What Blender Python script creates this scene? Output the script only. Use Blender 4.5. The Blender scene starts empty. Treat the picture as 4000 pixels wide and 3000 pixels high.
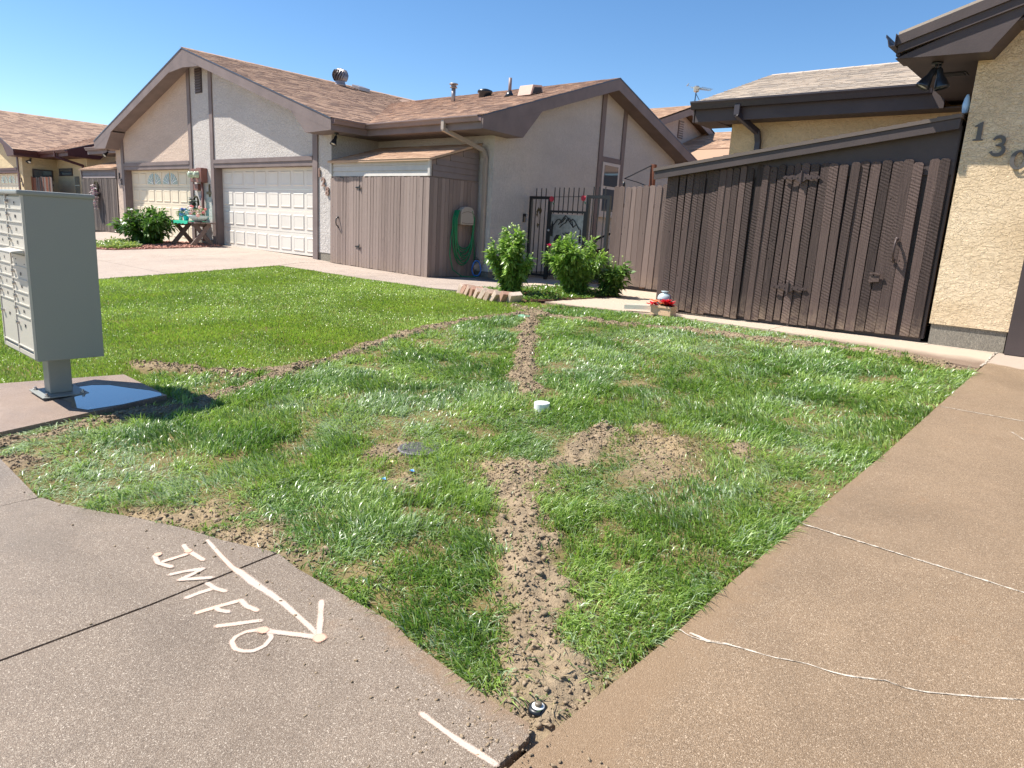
import bpy, bmesh, math, random
import numpy as np
from mathutils import Vector, Matrix
random.seed(7); RNG = np.random.default_rng(11)
SC = bpy.context.scene; COL = SC.collection
# ---------------------------------------------------------------- camera, sky, sun, exposure
H = 1.55
PITCH, ROLL, YAW = math.radians(12.53), math.radians(-3.377), math.radians(40.65)
F = Vector((-math.sin(YAW)*math.cos(PITCH), math.cos(YAW)*math.cos(PITCH), -math.sin(PITCH)))
r_ = Vector((math.cos(YAW), math.sin(YAW), 0)); u_ = r_.cross(F)
rr = r_*math.cos(ROLL) - u_*math.sin(ROLL); uu = u_*math.cos(ROLL) + r_*math.sin(ROLL)
cd = bpy.data.cameras.new('camera'); cam = bpy.data.objects.new('camera', cd); COL.objects.link(cam)
cd.sensor_width = 36; cd.lens = 2717.6/4000*36; cd.clip_start = .05; cd.clip_end = 2000
cam.matrix_world = Matrix(((rr.x, uu.x, -F.x, 0), (rr.y, uu.y, -F.y, 0), (rr.z, uu.z, -F.z, H), (0, 0, 0, 1)))
SC.camera = cam
SUN = Vector((-.62, -.35, 1)).normalized()
EL = math.asin(SUN.z); AZ = math.atan2(SUN.x, SUN.y)
w = bpy.data.worlds.new('World'); SC.world = w; w.use_nodes = True
nt = w.node_tree; bg = nt.nodes['Background']; sky = nt.nodes.new('ShaderNodeTexSky')
sky.sky_type = 'NISHITA'; sky.sun_disc = False; sky.sun_elevation = EL; sky.sun_rotation = AZ
sky.altitude = 1700; sky.air_density = 1.0; sky.dust_density = 0.; sky.ozone_density = 1.6
hsv = nt.nodes.new('ShaderNodeHueSaturation'); hsv.inputs['Saturation'].default_value = 1.2; nt.links.new(sky.outputs[0], hsv.inputs['Color'])
nt.links.new(hsv.outputs[0], bg.inputs[0]); bg.inputs[1].default_value = .096
sl = bpy.data.lights.new('sun', 'SUN'); so = bpy.data.objects.new('sun', sl); COL.objects.link(so)
sl.energy = 5.0; sl.angle = math.radians(.5); sl.color = (1, .95, .87)
so.rotation_euler = SUN.to_track_quat('Z', 'Y').to_euler(); so.location = (0, 0, 30)
vs = SC.view_settings; vs.view_transform = 'Standard'; vs.look = 'None'; vs.exposure = .88; vs.gamma = 1
SC.render.engine = 'CYCLES'
# ---------------------------------------------------------------- helpers
def lin(c): return tuple((v/12.92 if v <= .04045 else ((v+.055)/1.055)**2.4) for v in c)
def S(r, g, b): return lin((r/255, g/255, b/255))
ORG = {}
def org(o): return ORG.get(o.name, Vector((0, 0, 0))) if o else Vector((0, 0, 0))
def tag(o, label=None, cat=None, group=None, kind=None):
    for k, v in (('label', label), ('category', cat), ('group', group), ('kind', kind)):
        if v: o[k] = v
    return o
def thing(name, loc, label=None, cat=None, group=None, kind=None):
    o = bpy.data.objects.new(name, None); COL.objects.link(o); o.location = loc; o.empty_display_size = .1
    ORG[o.name] = Vector(loc); return tag(o, label, cat, group, kind)
class MB:
    def __init__(s): s.v = []; s.f = []
    def add(s, v, f):
        b = len(s.v); s.v += [tuple(p) for p in v]; s.f += [tuple(i+b for i in q) for q in f]; return s
    def box(s, x0, y0, z0, x1, y1, z1):
        return s.add([(x0,y0,z0),(x1,y0,z0),(x1,y1,z0),(x0,y1,z0),(x0,y0,z1),(x1,y0,z1),(x1,y1,z1),(x0,y1,z1)],
            [(0,3,2,1),(4,5,6,7),(0,1,5,4),(1,2,6,5),(2,3,7,6),(3,0,4,7)])
    def bar(s, a, b, w, h, up=(0,0,1)):
        a, b = Vector(a), Vector(b); d = (b-a).normalized(); up = Vector(up)
        sd = d.cross(up)
        if sd.length < 1e-4: sd = d.cross(Vector((1,0,0)))
        sd.normalize(); up = sd.cross(d).normalized(); sd *= w/2; up = up*h/2
        v = [a-sd-up, a+sd-up, a+sd+up, a-sd+up, b-sd-up, b+sd-up, b+sd+up, b-sd+up]
        return s.add(v, [(0,3,2,1),(4,5,6,7),(0,1,5,4),(1,2,6,5),(2,3,7,6),(3,0,4,7)])
    def prism(s, ring, d):
        n = len(ring); d = Vector(d); ring = [Vector(p) for p in ring]
        return s.add(ring+[p+d for p in ring], [tuple(range(n))[::-1], tuple(range(n, 2*n))]+[(i,(i+1)%n,n+(i+1)%n,n+i) for i in range(n)])
    def tube(s, path, r, n=8, cap=True):
        P = [Vector(p) for p in path]; R = r if isinstance(r, (list, tuple)) else [r]*len(P)
        v = []; up = None
        for i, p in enumerate(P):
            d = (P[min(i+1, len(P)-1)]-P[max(i-1, 0)]).normalized()
            if up is None:
                up = Vector((0,0,1)) if abs(d.z) < .9 else Vector((1,0,0))
            sd = d.cross(up).normalized(); up = sd.cross(d).normalized()
            v += [p+(sd*math.cos(a)+up*math.sin(a))*R[i] for a in (2*math.pi*k/n for k in range(n))]
        f = [(i*n+k, i*n+(k+1)%n, (i+1)*n+(k+1)%n, (i+1)*n+k) for i in range(len(P)-1) for k in range(n)]
        if cap: f += [tuple(range(n))[::-1], tuple(range((len(P)-1)*n, len(P)*n))]
        return s.add(v, f)
    def lathe(s, prof, c, n=16, ax=None):
        c = Vector(c); v = []
        M = Vector(ax).to_track_quat('Z', 'Y').to_matrix() if ax else Matrix.Identity(3)
        for r, z in prof: v += [c+M@Vector((r*math.cos(2*math.pi*k/n), r*math.sin(2*math.pi*k/n), z)) for k in range(n)]
        m = len(prof)
        f = [(i*n+k, i*n+(k+1)%n, (i+1)*n+(k+1)%n, (i+1)*n+k) for i in range(m-1) for k in range(n)]
        f += [tuple(range(n))[::-1], tuple(range((m-1)*n, m*n))]
        return s.add(v, f)
    def ribbon(s, pts, w, nrm, depth):
        """flat stroke of varying width along pts in the plane with normal nrm, extruded by depth along nrm"""
        P = [Vector(p) for p in pts]; W = w if isinstance(w, (list, tuple)) else [w]*len(P); nrm = Vector(nrm).normalized()
        L = []; Rr = []
        for i, p in enumerate(P):
            d = (P[min(i+1, len(P)-1)]-P[max(i-1, 0)]).normalized(); sd = nrm.cross(d)*W[i]/2
            L.append(p+sd); Rr.append(p-sd)
        for i in range(len(P)-1):
            q = [L[i], Rr[i], Rr[i+1], L[i+1]]
            s.add(q+[a+nrm*depth for a in q], [(0,1,2,3),(7,6,5,4),(0,4,5,1),(2,6,7,3)]+([(3,7,4,0)] if i == 0 else [])+([(1,5,6,2)] if i == len(P)-2 else []))
        return s
    def mesh(s, name, mat, o=Vector((0,0,0)), smooth=False, bevel=0, fix=True):
        me = bpy.data.meshes.new(name); me.from_pydata([tuple(Vector(p)-o) for p in s.v], [], s.f)
        if fix or bevel:
            bm = bmesh.new(); bm.from_mesh(me); bmesh.ops.recalc_face_normals(bm, faces=bm.faces)
            if bevel:
                bmesh.ops.bevel(bm, geom=[e for e in bm.edges if len(e.link_faces) == 2 and e.calc_face_angle(0) > .6], offset=bevel, segments=2, affect='EDGES', profile=.6)
            bm.to_mesh(me); bm.free()
        if smooth: me.polygons.foreach_set('use_smooth', [True]*len(me.polygons))
        if mat: me.materials.append(mat)
        return me
    def build(s, name, mat, parent=None, smooth=False, bevel=0, loc=None, fix=True):
        if parent: o = org(parent)
        else:
            if loc is None:
                a = np.array([tuple(p) for p in s.v]); loc = ((a[:,0].min()+a[:,0].max())/2, (a[:,1].min()+a[:,1].max())/2, a[:,2].min())
            o = Vector(loc)
        me = s.mesh(name, mat, o, smooth, bevel, fix)
        ob = bpy.data.objects.new(name, me); COL.objects.link(ob)
        if parent: ob.parent = parent
        else: ob.location = o
        ORG[ob.name] = o.copy(); return ob
def inst(me, name, parent, loc, rot=(0,0,0), scale=(1,1,1)):
    ob = bpy.data.objects.new(name, me); COL.objects.link(ob); ob.parent = parent
    ob.location = Vector(loc)-org(parent); ob.rotation_euler = rot; ob.scale = scale; return ob
# value noise (numpy)
def _h(ix, iy, s):
    n = (ix.astype(np.int64)*374761393 + iy.astype(np.int64)*668265263 + s*982451653) & 0x7fffffff
    n = ((n ^ (n >> 13))*1274126177) & 0x7fffffff; n = (n ^ (n >> 16)) & 0x7fffffff
    return n/0x7fffffff
def vn(x, y, s=0):
    x = np.asarray(x, float); y = np.asarray(y, float)
    ix = np.floor(x); iy = np.floor(y); fx = x-ix; fy = y-iy; fx = fx*fx*(3-2*fx); fy = fy*fy*(3-2*fy)
    a = _h(ix,iy,s); b = _h(ix+1,iy,s); c = _h(ix,iy+1,s); d = _h(ix+1,iy+1,s)
    return (a*(1-fx)+b*fx)*(1-fy)+(c*(1-fx)+d*fx)*fy
def fbm(x, y, s=0, o=4):
    t = 0; a = .5
    for i in range(o): t = t+a*vn(x*2**i+i*7.3, y*2**i-i*3.1, s+i); a *= .5
    return t
CX = [-60,-19.5,-15,-14,-10.8,-8,-5,-1.6,5]; CZ = [.65,.63,.575,.53,.485,.5,.51,.575,.6]
def gz(x, y):
    x = np.asarray(x, float); y = np.asarray(y, float)
    pl = np.where(y > 1, .07*y-.07, .03*(y-1)); c = np.interp(x, CX, CZ); k = .04
    h = np.clip(.5+.5*(c-pl)/k, 0, 1)
    return c*(1-h)+pl*h-k*h*(1-h)
def g(x, y, dz=0): return Vector((x, y, float(gz(x, y))+dz))
# ---------------------------------------------------------------- materials
class NT:
    def __init__(s, name):
        s.m = bpy.data.materials.new(name); s.m.use_nodes = True; s.t = s.m.node_tree; s.p = s.t.nodes['Principled BSDF']
    def n(s, typ, **kw):
        x = s.t.nodes.new('ShaderNode'+typ)
        for k, v in kw.items():
            if isinstance(k, str) and hasattr(x, k) and not k.startswith('i_'): setattr(x, k, v)
        return x
    def l(s, a, b): s.t.links.new(a, b)
    def pos(s, scale=(1,1,1), obj=False, rnd=False):
        if obj: src = s.n('TexCoord').outputs['Object']
        else: src = s.n('NewGeometry').outputs['Position']
        mp = s.n('Mapping'); mp.inputs['Scale'].default_value = scale; s.l(src, mp.inputs[0])
        if rnd:
            oi = s.n('ObjectInfo'); m = s.n('Math', operation='MULTIPLY'); m.inputs[1].default_value = 37.; s.l(oi.outputs['Random'], m.inputs[0])
            cx = s.n('CombineXYZ'); [s.l(m.outputs[0], cx.inputs[i]) for i in range(3)]; s.l(cx.outputs[0], mp.inputs['Location'])
        return mp.outputs[0]
    def noise(s, vec, scale, detail=4, rough=.55, dist=0):
        x = s.n('TexNoise'); x.inputs['Scale'].default_value = scale; x.inputs['Detail'].default_value = detail; x.inputs['Roughness'].default_value = rough
        x.inputs['Distortion'].default_value = dist; s.l(vec, x.inputs['Vector']); return x.outputs['Fac']
    def ramp(s, fac, stops, interp='LINEAR'):
        x = s.n('ValToRGB'); x.color_ramp.interpolation = interp; el = x.color_ramp.elements
        while len(el) < len(stops): el.new(.5)
        for e, (p, c) in zip(el, stops): e.position = p; e.color = (*c, 1) if len(c) == 3 else c
        s.l(fac, x.inputs[0]); return x.outputs[0]
    def mix(s, fac, a, b, typ='MIX'):
        x = s.n('Mix', data_type='RGBA', blend_type=typ)
        for v, i in ((fac, 0), (a, 6), (b, 7)):
            if isinstance(v, (int, float)): x.inputs[i].default_value = v
            elif isinstance(v, tuple): x.inputs[i].default_value = (*v[:3], 1)
            else: s.l(v, x.inputs[i])
        return x.outputs[2]
    def math(s, op, a, b=0., clamp=False):
        x = s.n('Math', operation=op); x.use_clamp = clamp
        for v, i in ((a, 0), (b, 1)):
            if isinstance(v, (int, float)): x.inputs[i].default_value = v
            else: s.l(v, x.inputs[i])
        return x.outputs[0]
    def mr(s, v, a, b, c=0., d=1.):
        x = s.n('MapRange'); x.inputs[1].default_value = a; x.inputs[2].default_value = b; x.inputs[3].default_value = c; x.inputs[4].default_value = d
        s.l(v, x.inputs[0]); return x.outputs[0]
    def bump(s, h, dist=.01, strength=1.):
        b = s.n('Bump'); b.inputs['Distance'].default_value = dist; b.inputs['Strength'].default_value = strength
        s.l(h, b.inputs['Height']); s.l(b.outputs[0], s.p.inputs['Normal']); return b
    def set(s, col=None, rough=.8, spec=.3, metal=0):
        if col is not None:
            if isinstance(col, tuple): s.p.inputs['Base Color'].default_value = (*col[:3], 1)
            else: s.l(col, s.p.inputs['Base Color'])
        if isinstance(rough, (int, float)): s.p.inputs['Roughness'].default_value = rough
        else: s.l(rough, s.p.inputs['Roughness'])
        s.p.inputs['Specular IOR Level'].default_value = spec; s.p.inputs['Metallic'].default_value = metal
        return s.m
def paint(name, c, rough=.6, spec=.3, var=.12, scale=3., bump=.0, bscale=60., obj=False, metal=0):
    t = NT(name); p = t.pos(obj=obj, rnd=obj)
    n = t.noise(p, scale, 5, .6); d = tuple(v*(1-var) for v in c); e = tuple(min(1, v*(1+var)) for v in c)
    col = t.ramp(n, [(.3, d), (.7, e)])
    if bump: t.bump(t.noise(p, bscale, 4), bump)
    return t.set(col, rough, spec, metal)
def stucco(name, c, amp=.006, scale=38., stain=.18):
    t = NT(name); p = t.pos()
    big = t.noise(t.pos((.5, .5, 1.6)), 1.3, 5, .6); fine = t.noise(p, scale*1.2, 3, .6); mid = t.noise(p, scale*.33, 3, .6, 1.5)
    c1 = tuple(v*(1-stain) for v in c); c2 = tuple(min(1, v*(1+stain*.6)) for v in c)
    col = t.ramp(big, [(.28, c1), (.72, c2)])
    col = t.mix(t.mr(fine, .3, .62, .35, 0), col, tuple(v*.7 for v in c)); col = t.mix(t.mr(t.noise(p, scale*.5, 4, .75), .36, .6, .3, 0), col, tuple(v*.66 for v in c)); col = t.mix(t.mr(t.noise(t.pos((3,3,.25)), 2.2, 5, .7), .55, .8, 0, .25), col, tuple(v*.72 for v in c))
    hgt = t.math('ADD', t.mr(mid, .42, .58, 0, 1), t.math('MULTIPLY', fine, .9))
    t.bump(hgt, amp); return t.set(col, .92, .15)
def skiptrowel(name, c, dark):
    """heavy hand-trowelled stucco: ragged horizontal ridges"""
    t = NT(name); p = t.pos((1, 1, 1.75))
    ds = t.n('TexNoise'); ds.inputs['Scale'].default_value = 9; ds.inputs['Detail'].default_value = 4; t.l(p, ds.inputs['Vector'])
    ad = t.n('VectorMath', operation='MULTIPLY_ADD'); t.l(ds.outputs['Color'], ad.inputs[0]); ad.inputs[1].default_value = (.16,.16,.16); t.l(p, ad.inputs[2])
    a = t.noise(ad.outputs[0], 25, 3, .5); rid = t.mr(t.math('ABSOLUTE', t.math('SUBTRACT', a, .5)), .0, .035, 1, 0)
    lay = t.mr(t.noise(ad.outputs[0], 17, 2, .5), .47, .53, 0, 1)
    fine = t.noise(t.pos(), 150, 3)
    h = t.math('ADD', t.math('ADD', t.math('MULTIPLY', rid, .65), lay), t.math('MULTIPLY', fine, .12))
    big = t.noise(t.pos((.8, .8, 1)), 2.2, 5, .65)
    col = t.ramp(big, [(.3, dark), (.62, c)]); col = t.mix(t.math('MULTIPLY', rid, .22), col, tuple(min(1, v*1.1) for v in c))
    t.bump(h, .005); return t.set(col, .9, .2)
def roughwood(name, c, c2, saw=1., obj=True):
    """sawn picket: vertical grain, curved saw marks, knots, worn paint"""
    t = NT(name); p = t.pos((1,1,1), True, True)
    grain = t.noise(t.pos((26, 26, 1.1), True, True), 3.2, 5, .65)
    w = t.n('TexWave', bands_direction='DIAGONAL'); w.inputs['Scale'].default_value = 15; w.inputs['Distortion'].default_value = 3.2; w.inputs['Detail'].default_value = 2; w.inputs['Detail Scale'].default_value = .9
    t.l(t.pos((.5, .5, 1.1), True, True), w.inputs['Vector'])
    on = t.mr(t.noise(p, 1.6, 2), .42, .6, .08, 1)
    v = t.n('TexVoronoi'); v.inputs['Scale'].default_value = 5.5; t.l(t.pos((1.6, 1.6, .8), True, True), v.inputs['Vector'])
    knot = t.mr(v.outputs['Distance'], .03, .085, 1, 0)
    h = t.math('ADD', t.math('ADD', t.math('MULTIPLY', grain, 1.0), t.math('MULTIPLY', t.math('MULTIPLY', w.outputs['Fac'], on), .55*saw)), t.math('MULTIPLY', knot, -.9))
    oi = t.n('ObjectInfo'); f = t.math('ADD', t.math('MULTIPLY', grain, .62), t.math('MULTIPLY', oi.outputs['Random'], .7))
    col = t.ramp(f, [(.28, c2), (.98, c)]); col = t.mix(t.math('MULTIPLY', knot, .75), col, tuple(v*.35 for v in c2))
    spz = t.n('SeparateXYZ'); t.l(t.n('TexCoord').outputs['Object'], spz.inputs[0]); dust = t.math('MULTIPLY', t.mr(spz.outputs[2], 0., .32, .75, 0), t.mr(t.noise(p, 9, 5, .7), .35, .7)); col = t.mix(dust, col, S(150,130,110))
    wear = t.mr(t.noise(t.pos((22, 22, 1.6), True, True), 4.0, 6, .75), .58, .74, 0, .55)
    col = t.mix(wear, col, tuple(min(1, v*1.7+.02) for v in c))
    t.bump(h, .006); return t.set(col, .78, .28)
def shingle(name, cols):
    t = NT(name); oi = t.n('ObjectInfo'); at = t.n('Attribute'); at.attribute_name = 'tint'
    f = t.math('FRACT', t.math('ADD', oi.outputs['Random'], at.outputs['Fac']))
    n = len(cols); c = t.ramp(f, [((i+.0)/n, cols[i]) for i in range(n)], 'CONSTANT')
    p = t.pos(); gr = t.noise(p, 210, 3, .7)
    c = t.mix(t.mr(gr, .3, .7, 0, .55), tuple(v*.5 for v in cols[0]), c) if False else t.mix(t.mr(gr, .32, .68, .0, .5), c, tuple(min(1, v*1.35) for v in cols[-1]))
    c = t.mix(t.mr(t.noise(p, .9, 4), .35, .7, 0, .1), c, tuple(v*.62 for v in cols[0]))
    t.bump(gr, .003); return t.set(c, .93, .15)
def concrete(name, base, dark, light, wet=.5, rough=.62, agg=1., mask=None, mud=None):
    """exposed-aggregate slab, damp or dry; wet edge given by a world-space mask"""
    t = NT(name); p = t.pos((1,1,.2))
    v = t.n('TexVoronoi'); v.inputs['Scale'].default_value = 420; t.l(p, v.inputs['Vector'])
    v2 = t.n('TexVoronoi'); v2.inputs['Scale'].default_value = 260; t.l(p, v2.inputs['Vector'])
    sep = t.n('SeparateColor'); t.l(v.outputs['Color'], sep.inputs[0]); sep2 = t.n('SeparateColor'); t.l(v2.outputs['Color'], sep2.inputs[0])
    big = t.noise(p, 1.15, 6, .62, .6); mid = t.noise(p, 7, 5, .65)
    b = t.mix(t.mr(big, .33, .66), dark, base); b = t.mix(t.mr(mid, .4, .75, 0, .35), b, tuple(v*.72 for v in dark))
    st = t.ramp(sep.outputs[0], [(0, tuple(v*.55 for v in dark)), (.3, base), (.62, tuple(v*1.18 for v in base)), (.84, light), (.95, tuple(min(.8, v*1.25) for v in light))], 'CONSTANT')
    col = t.mix(.42*agg, b, st); col = t.mix(t.mr(sep2.outputs[0], .95, .97, 0, .5*agg), col, tuple(min(.85, v*1.3) for v in light))
    col = t.mix(t.mr(sep2.outputs[1], .95, .98, 0, .45*agg), col, tuple(v*.35 for v in dark))
    rust = t.mr(t.noise(p, 2.3, 5, .7, .5), .63, .76, 0, .35); col = t.mix(rust, col, tuple(a*b_ for a, b_ in zip(base, (1.0, .72, .45))))
    blot = t.noise(p, .55, 7, .68, 1.2); col = t.mix(t.mr(blot, .5, .68, 0, .32), col, tuple(v*.66 for v in dark)); col = t.mix(t.mr(t.noise(p, 3.1, 6, .72, .8), .58, .74, 0, .3), col, tuple(min(.8, v*1.35) for v in base))
    R = t.mr(blot, .4, .65, rough+.08, rough-.2)
    if mud: col = t.mix(mud(t), col, mud.col)
    if mask:
        m = mask(t); col = t.mix(m, col, mask.dry); R = t.mix(m, R, (.9,.9,.9))
    hgt = t.math('ADD', t.math('MULTIPLY', v.outputs['Distance'], -1.1), t.math('MULTIPLY', mid, .35))
    t.bump(hgt, .0022); return t.set(col, R, .42)
def mudmask(col, fx):
    def f(t):
        sp = t.n('SeparateXYZ'); t.l(t.pos(), sp.inputs[0]); nz = t.math('ADD', t.math('MULTIPLY', t.noise(t.pos(), 6, 6, .7), .6), t.math('MULTIPLY', t.noise(t.pos(), 30, 4, .7), .4))
        return t.math('MULTIPLY', t.mr(t.math('ADD', fx(t, sp), t.math('MULTIPLY', t.math('SUBTRACT', nz, .5), .5)), 0., .10, 1, 0), .6)
    f.col = col; return f
def wallmask(dry, y0, y1, nscale=2.2, amp=.35):
    def f(t):
        sp = t.n('SeparateXYZ'); t.l(t.pos(), sp.inputs[0]); nz = t.noise(t.pos(), nscale, 4)
        return t.mr(t.math('ADD', sp.outputs[1], t.math('MULTIPLY', t.math('SUBTRACT', nz, .5), amp)), y0, y1)
    f.dry = dry; return f
def leafmat(name, c1, c2, rough=.38, trans=.35, attr=True, spec=.5):
    t = NT(name)
    if attr:
        at = t.n('Attribute'); at.attribute_name = 'col'; col = at.outputs['Color']
    else:
        oi = t.n('ObjectInfo'); col = t.ramp(oi.outputs['Random'], [(0, c1), (1, c2)])
    t.set(col, rough, spec); tr = t.n('BsdfTranslucent'); t.l(t.mix(1., col, (1.25, 1.35, .75), 'MULTIPLY'), tr.inputs[0])
    mx = t.n('MixShader'); mx.inputs[0].default_value = trans; t.l(t.p.outputs[0], mx.inputs[1]); t.l(tr.outputs[0], mx.inputs[2])
    t.l(mx.outputs[0], t.t.nodes['Material Output'].inputs[0]); return t.m
def glass(name, c=(.05,.07,.09)):
    t = NT(name); return t.set(c, .04, .9)
M = {}
M['stucco_grey'] = stucco('stucco_grey', S(204,197,190), stain=.12); M['stucco_tan'] = stucco('stucco_tan', S(212,190,172), stain=.12)
M['stucco_yellow'] = stucco('stucco_yellow', S(222,200,160)); M['stucco_130'] = skiptrowel('stucco_heavy', S(232,208,174), S(216,190,154))
M['stucco_130b'] = stucco('stucco_sand', S(216,188,146), .005, 30); M['stucco_far'] = stucco('stucco_far', S(196,178,168))
M['trim'] = paint('trim_mauve', S(124,110,106), .62, .3, .14, 2.5, .001, 90); M['trim_dark'] = paint('trim_dark', S(76,66,64), .55, .35, .16, 2.5, .0015, 70)
M['trim_rust'] = paint('trim_rust', S(82,46,44), .5, .35); M['gutter'] = paint('gutter_mauve', S(136,117,113), .5, .35, .08)
M['gutter_dark'] = paint('gutter_dark', S(64,58,62), .42, .45, .1); M['spout'] = paint('spout_beige', S(168,154,142), .42, .4, .08)
M['door_white'] = paint('door_white', S(218,211,200), .45, .35, .05, 1.2); M['door_cream'] = paint('door_cream', S(222,208,182), .45, .35, .05, 1.2)
M['siding'] = paint('siding_mauve', S(132,119,115), .6, .3, .1, 4, .001, 50); M['siding_grey'] = paint('siding_grey', S(198,192,184), .6, .3, .06, 6, .002, 40)
M['picket_mauve'] = roughwood('picket_mauve', S(156,138,129), S(132,115,107), .12); M['picket_dark'] = roughwood('picket_dark', S(100,83,77), S(56,46,43), 1.)
M['picket_brown'] = roughwood('picket_brown', S(134,117,109), S(98,84,78), .7); M['picket_grey'] = roughwood('picket_grey', S(118,106,98), S(70,62,60), .35)
M['picket_red'] = roughwood('picket_red', S(132,78,56), S(96,62,50), .35)
M['shingle_brown'] = shingle('shingle_brown', [S(140,116,102), S(180,150,128), S(162,134,116), S(192,162,138), S(122,102,92), S(186,156,134), S(154,128,112)])
M['shingle_tan'] = shingle('shingle_tan', [S(186,156,130), S(168,138,114), S(198,168,142), S(178,148,122), S(158,130,110)])
M['shingle_grey'] = shingle('shingle_grey', [S(176,162,148), S(154,144,134), S(188,174,158), S(166,154,140), S(144,135,126), S(180,166,150)])
M['shingle_dark'] = shingle('shingle_dark', [S(96,88,84), S(84,78,76), S(108,98,92)])
M['found'] = concrete('foundation', S(150,142,128), S(112,106,96), S(176,168,150), rough=.85)
M['black'] = paint('black_iron', S(26,27,30), .38, .5, .1); M['blackmetal'] = paint('black_lamp', S(30,34,40), .3, .6, .1)
M['glass'] = glass('window_glass'); M['lens'] = paint('lamp_lens', S(225,225,215), .25, .5, .03); M['white'] = paint('white_plastic', S(232,232,228), .4, .45, .05, 6)
M['frame_white'] = paint('window_frame', S(200,190,182), .5, .35, .05); M['mail'] = paint('mailbox_paint', S(146,147,140), .42, .45, .05, 160, .0006, 420)
M['mail_door'] = paint('mailbox_door', S(196,190,178), .42, .45, .04, 160); M['steel'] = paint('steel', S(190,188,184), .3, .5, .06, metal=.9)
M['galv'] = paint('galvanised', S(158,150,148), .45, .5, .12, 5, metal=.6); M['ink'] = paint('ink', S(60,60,66), .6)
M['drip'] = paint('drip_edge', S(70,78,96), .4, .5, .1)
# ---------------------------------------------------------------- ground, slabs, lawn soil
def sheet(name, poly, mat, off=0., thick=.1, parent=None, kind='structure', cuts=True, jit=0.):
    """polygon draped on the terrain, with sides"""
    bm = bmesh.new(); f = bm.faces.new([bm.verts.new((x, y, 0)) for x, y in poly])
    ys = [1.] + ([7.2,7.5,7.8,8.1,8.4,8.8,9.3] if cuts else []); xs = [-19.5,-15,-14,-10.8,-8,-5,-1.6] if cuts else []
    for y in ys: bmesh.ops.bisect_plane(bm, geom=bm.verts[:]+bm.edges[:]+bm.faces[:], plane_co=(0,y,0), plane_no=(0,1,0))
    for x in xs: bmesh.ops.bisect_plane(bm, geom=bm.verts[:]+bm.edges[:]+bm.faces[:], plane_co=(x,0,0), plane_no=(1,0,0))
    for v in bm.verts: v.co.z = float(gz(v.co.x, v.co.y))+off
    bmesh.ops.recalc_face_normals(bm, faces=bm.faces)
    if bm.faces[:][0].normal.z < 0: bmesh.ops.reverse_faces(bm, faces=bm.faces)
    ret = bmesh.ops.extrude_face_region(bm, geom=bm.faces[:])
    top = [e for e in ret['geom'] if isinstance(e, bmesh.types.BMVert)]
    tops = set(top)
    for v in bm.verts:
        if v not in tops: v.co.z -= thick
    bmesh.ops.recalc_face_normals(bm, faces=bm.faces)
    me = bpy.data.meshes.new(name); bm.to_mesh(me); bm.free(); me.materials.append(mat)
    ob = bpy.data.objects.new(name, me); COL.objects.link(ob)
    if parent: ob.parent = parent; ob.location = -org(parent)
    elif kind: ob['kind'] = kind
    ORG[ob.name] = Vector((0,0,0)); return ob
DRYW = S(208,190,172)
M['conc_right'] = concrete('concrete_damp', S(147,123,97), S(127,105,82), S(198,177,152), rough=.6, mud=mudmask(S(146,120,92), lambda t, sp: t.math('SUBTRACT', t.math('ADD', sp.outputs[0], 1.03), t.math('MULTIPLY', t.mr(sp.outputs[1], 1.2, 3.2, 1, 0), .16))), mask=wallmask(S(178,160,144), 8.3, 8.38, 2.5, .5))
M['conc_left'] = concrete('concrete_damp_pale', S(142,125,108), S(124,108,93), S(202,188,170), rough=.52, mud=mudmask(S(140,112,84), lambda t, sp: t.math('ADD', t.math('SUBTRACT', 1.52, sp.outputs[1]), t.math('MULTIPLY', t.mr(sp.outputs[0], -2.6, -1.5, 1, 0), .2))))
M['conc_walk'] = concrete('concrete_walk', S(138,116,98), S(118,98,82), S(176,158,140), rough=.7, agg=.45, mask=wallmask(S(190,172,152), 8.28, 8.55, 1.6, .5))
M['conc_dry'] = concrete('concrete_dry', S(176,160,146), S(164,147,134), S(190,175,162), rough=.85, agg=.4)
M['conc_pad'] = concrete('concrete_pad', S(154,132,116), S(130,110,96), S(186,166,150), rough=.6, agg=.55)
def dirtmat(name, c, d, e):
    t = NT(name); p = t.pos(); n = t.noise(p, 2.2, 5, .65); m = t.noise(p, 26, 5, .7); f = t.noise(p, 140, 3, .7)
    col = t.ramp(n, [(.3, d), (.7, c)]); col = t.mix(t.mr(m, .42, .7, 0, .55), col, e); col = t.mix(t.mr(f, .6, .75, 0, .5), col, d)
    t.bump(t.math('ADD', m, t.math('MULTIPLY', f, .4)), .012); return t.set(col, .95, .12)
M['dirt'] = dirtmat('dirt', S(156,130,102), S(112,90,68), S(178,152,122)); M['clod'] = dirtmat('clod', S(160,141,116), S(128,110,90), S(182,163,138))
M['turf'] = dirtmat('turf_soil', S(84,88,48), S(58,62,34), S(112,104,66)); M['mulch'] = dirtmat('mulch', S(120,84,72), S(84,58,50), S(146,108,94))
M['gap'] = paint('joint_dark', S(54,46,40), .95, .1)  # dark brown base tone that shows between the slabs
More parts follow.
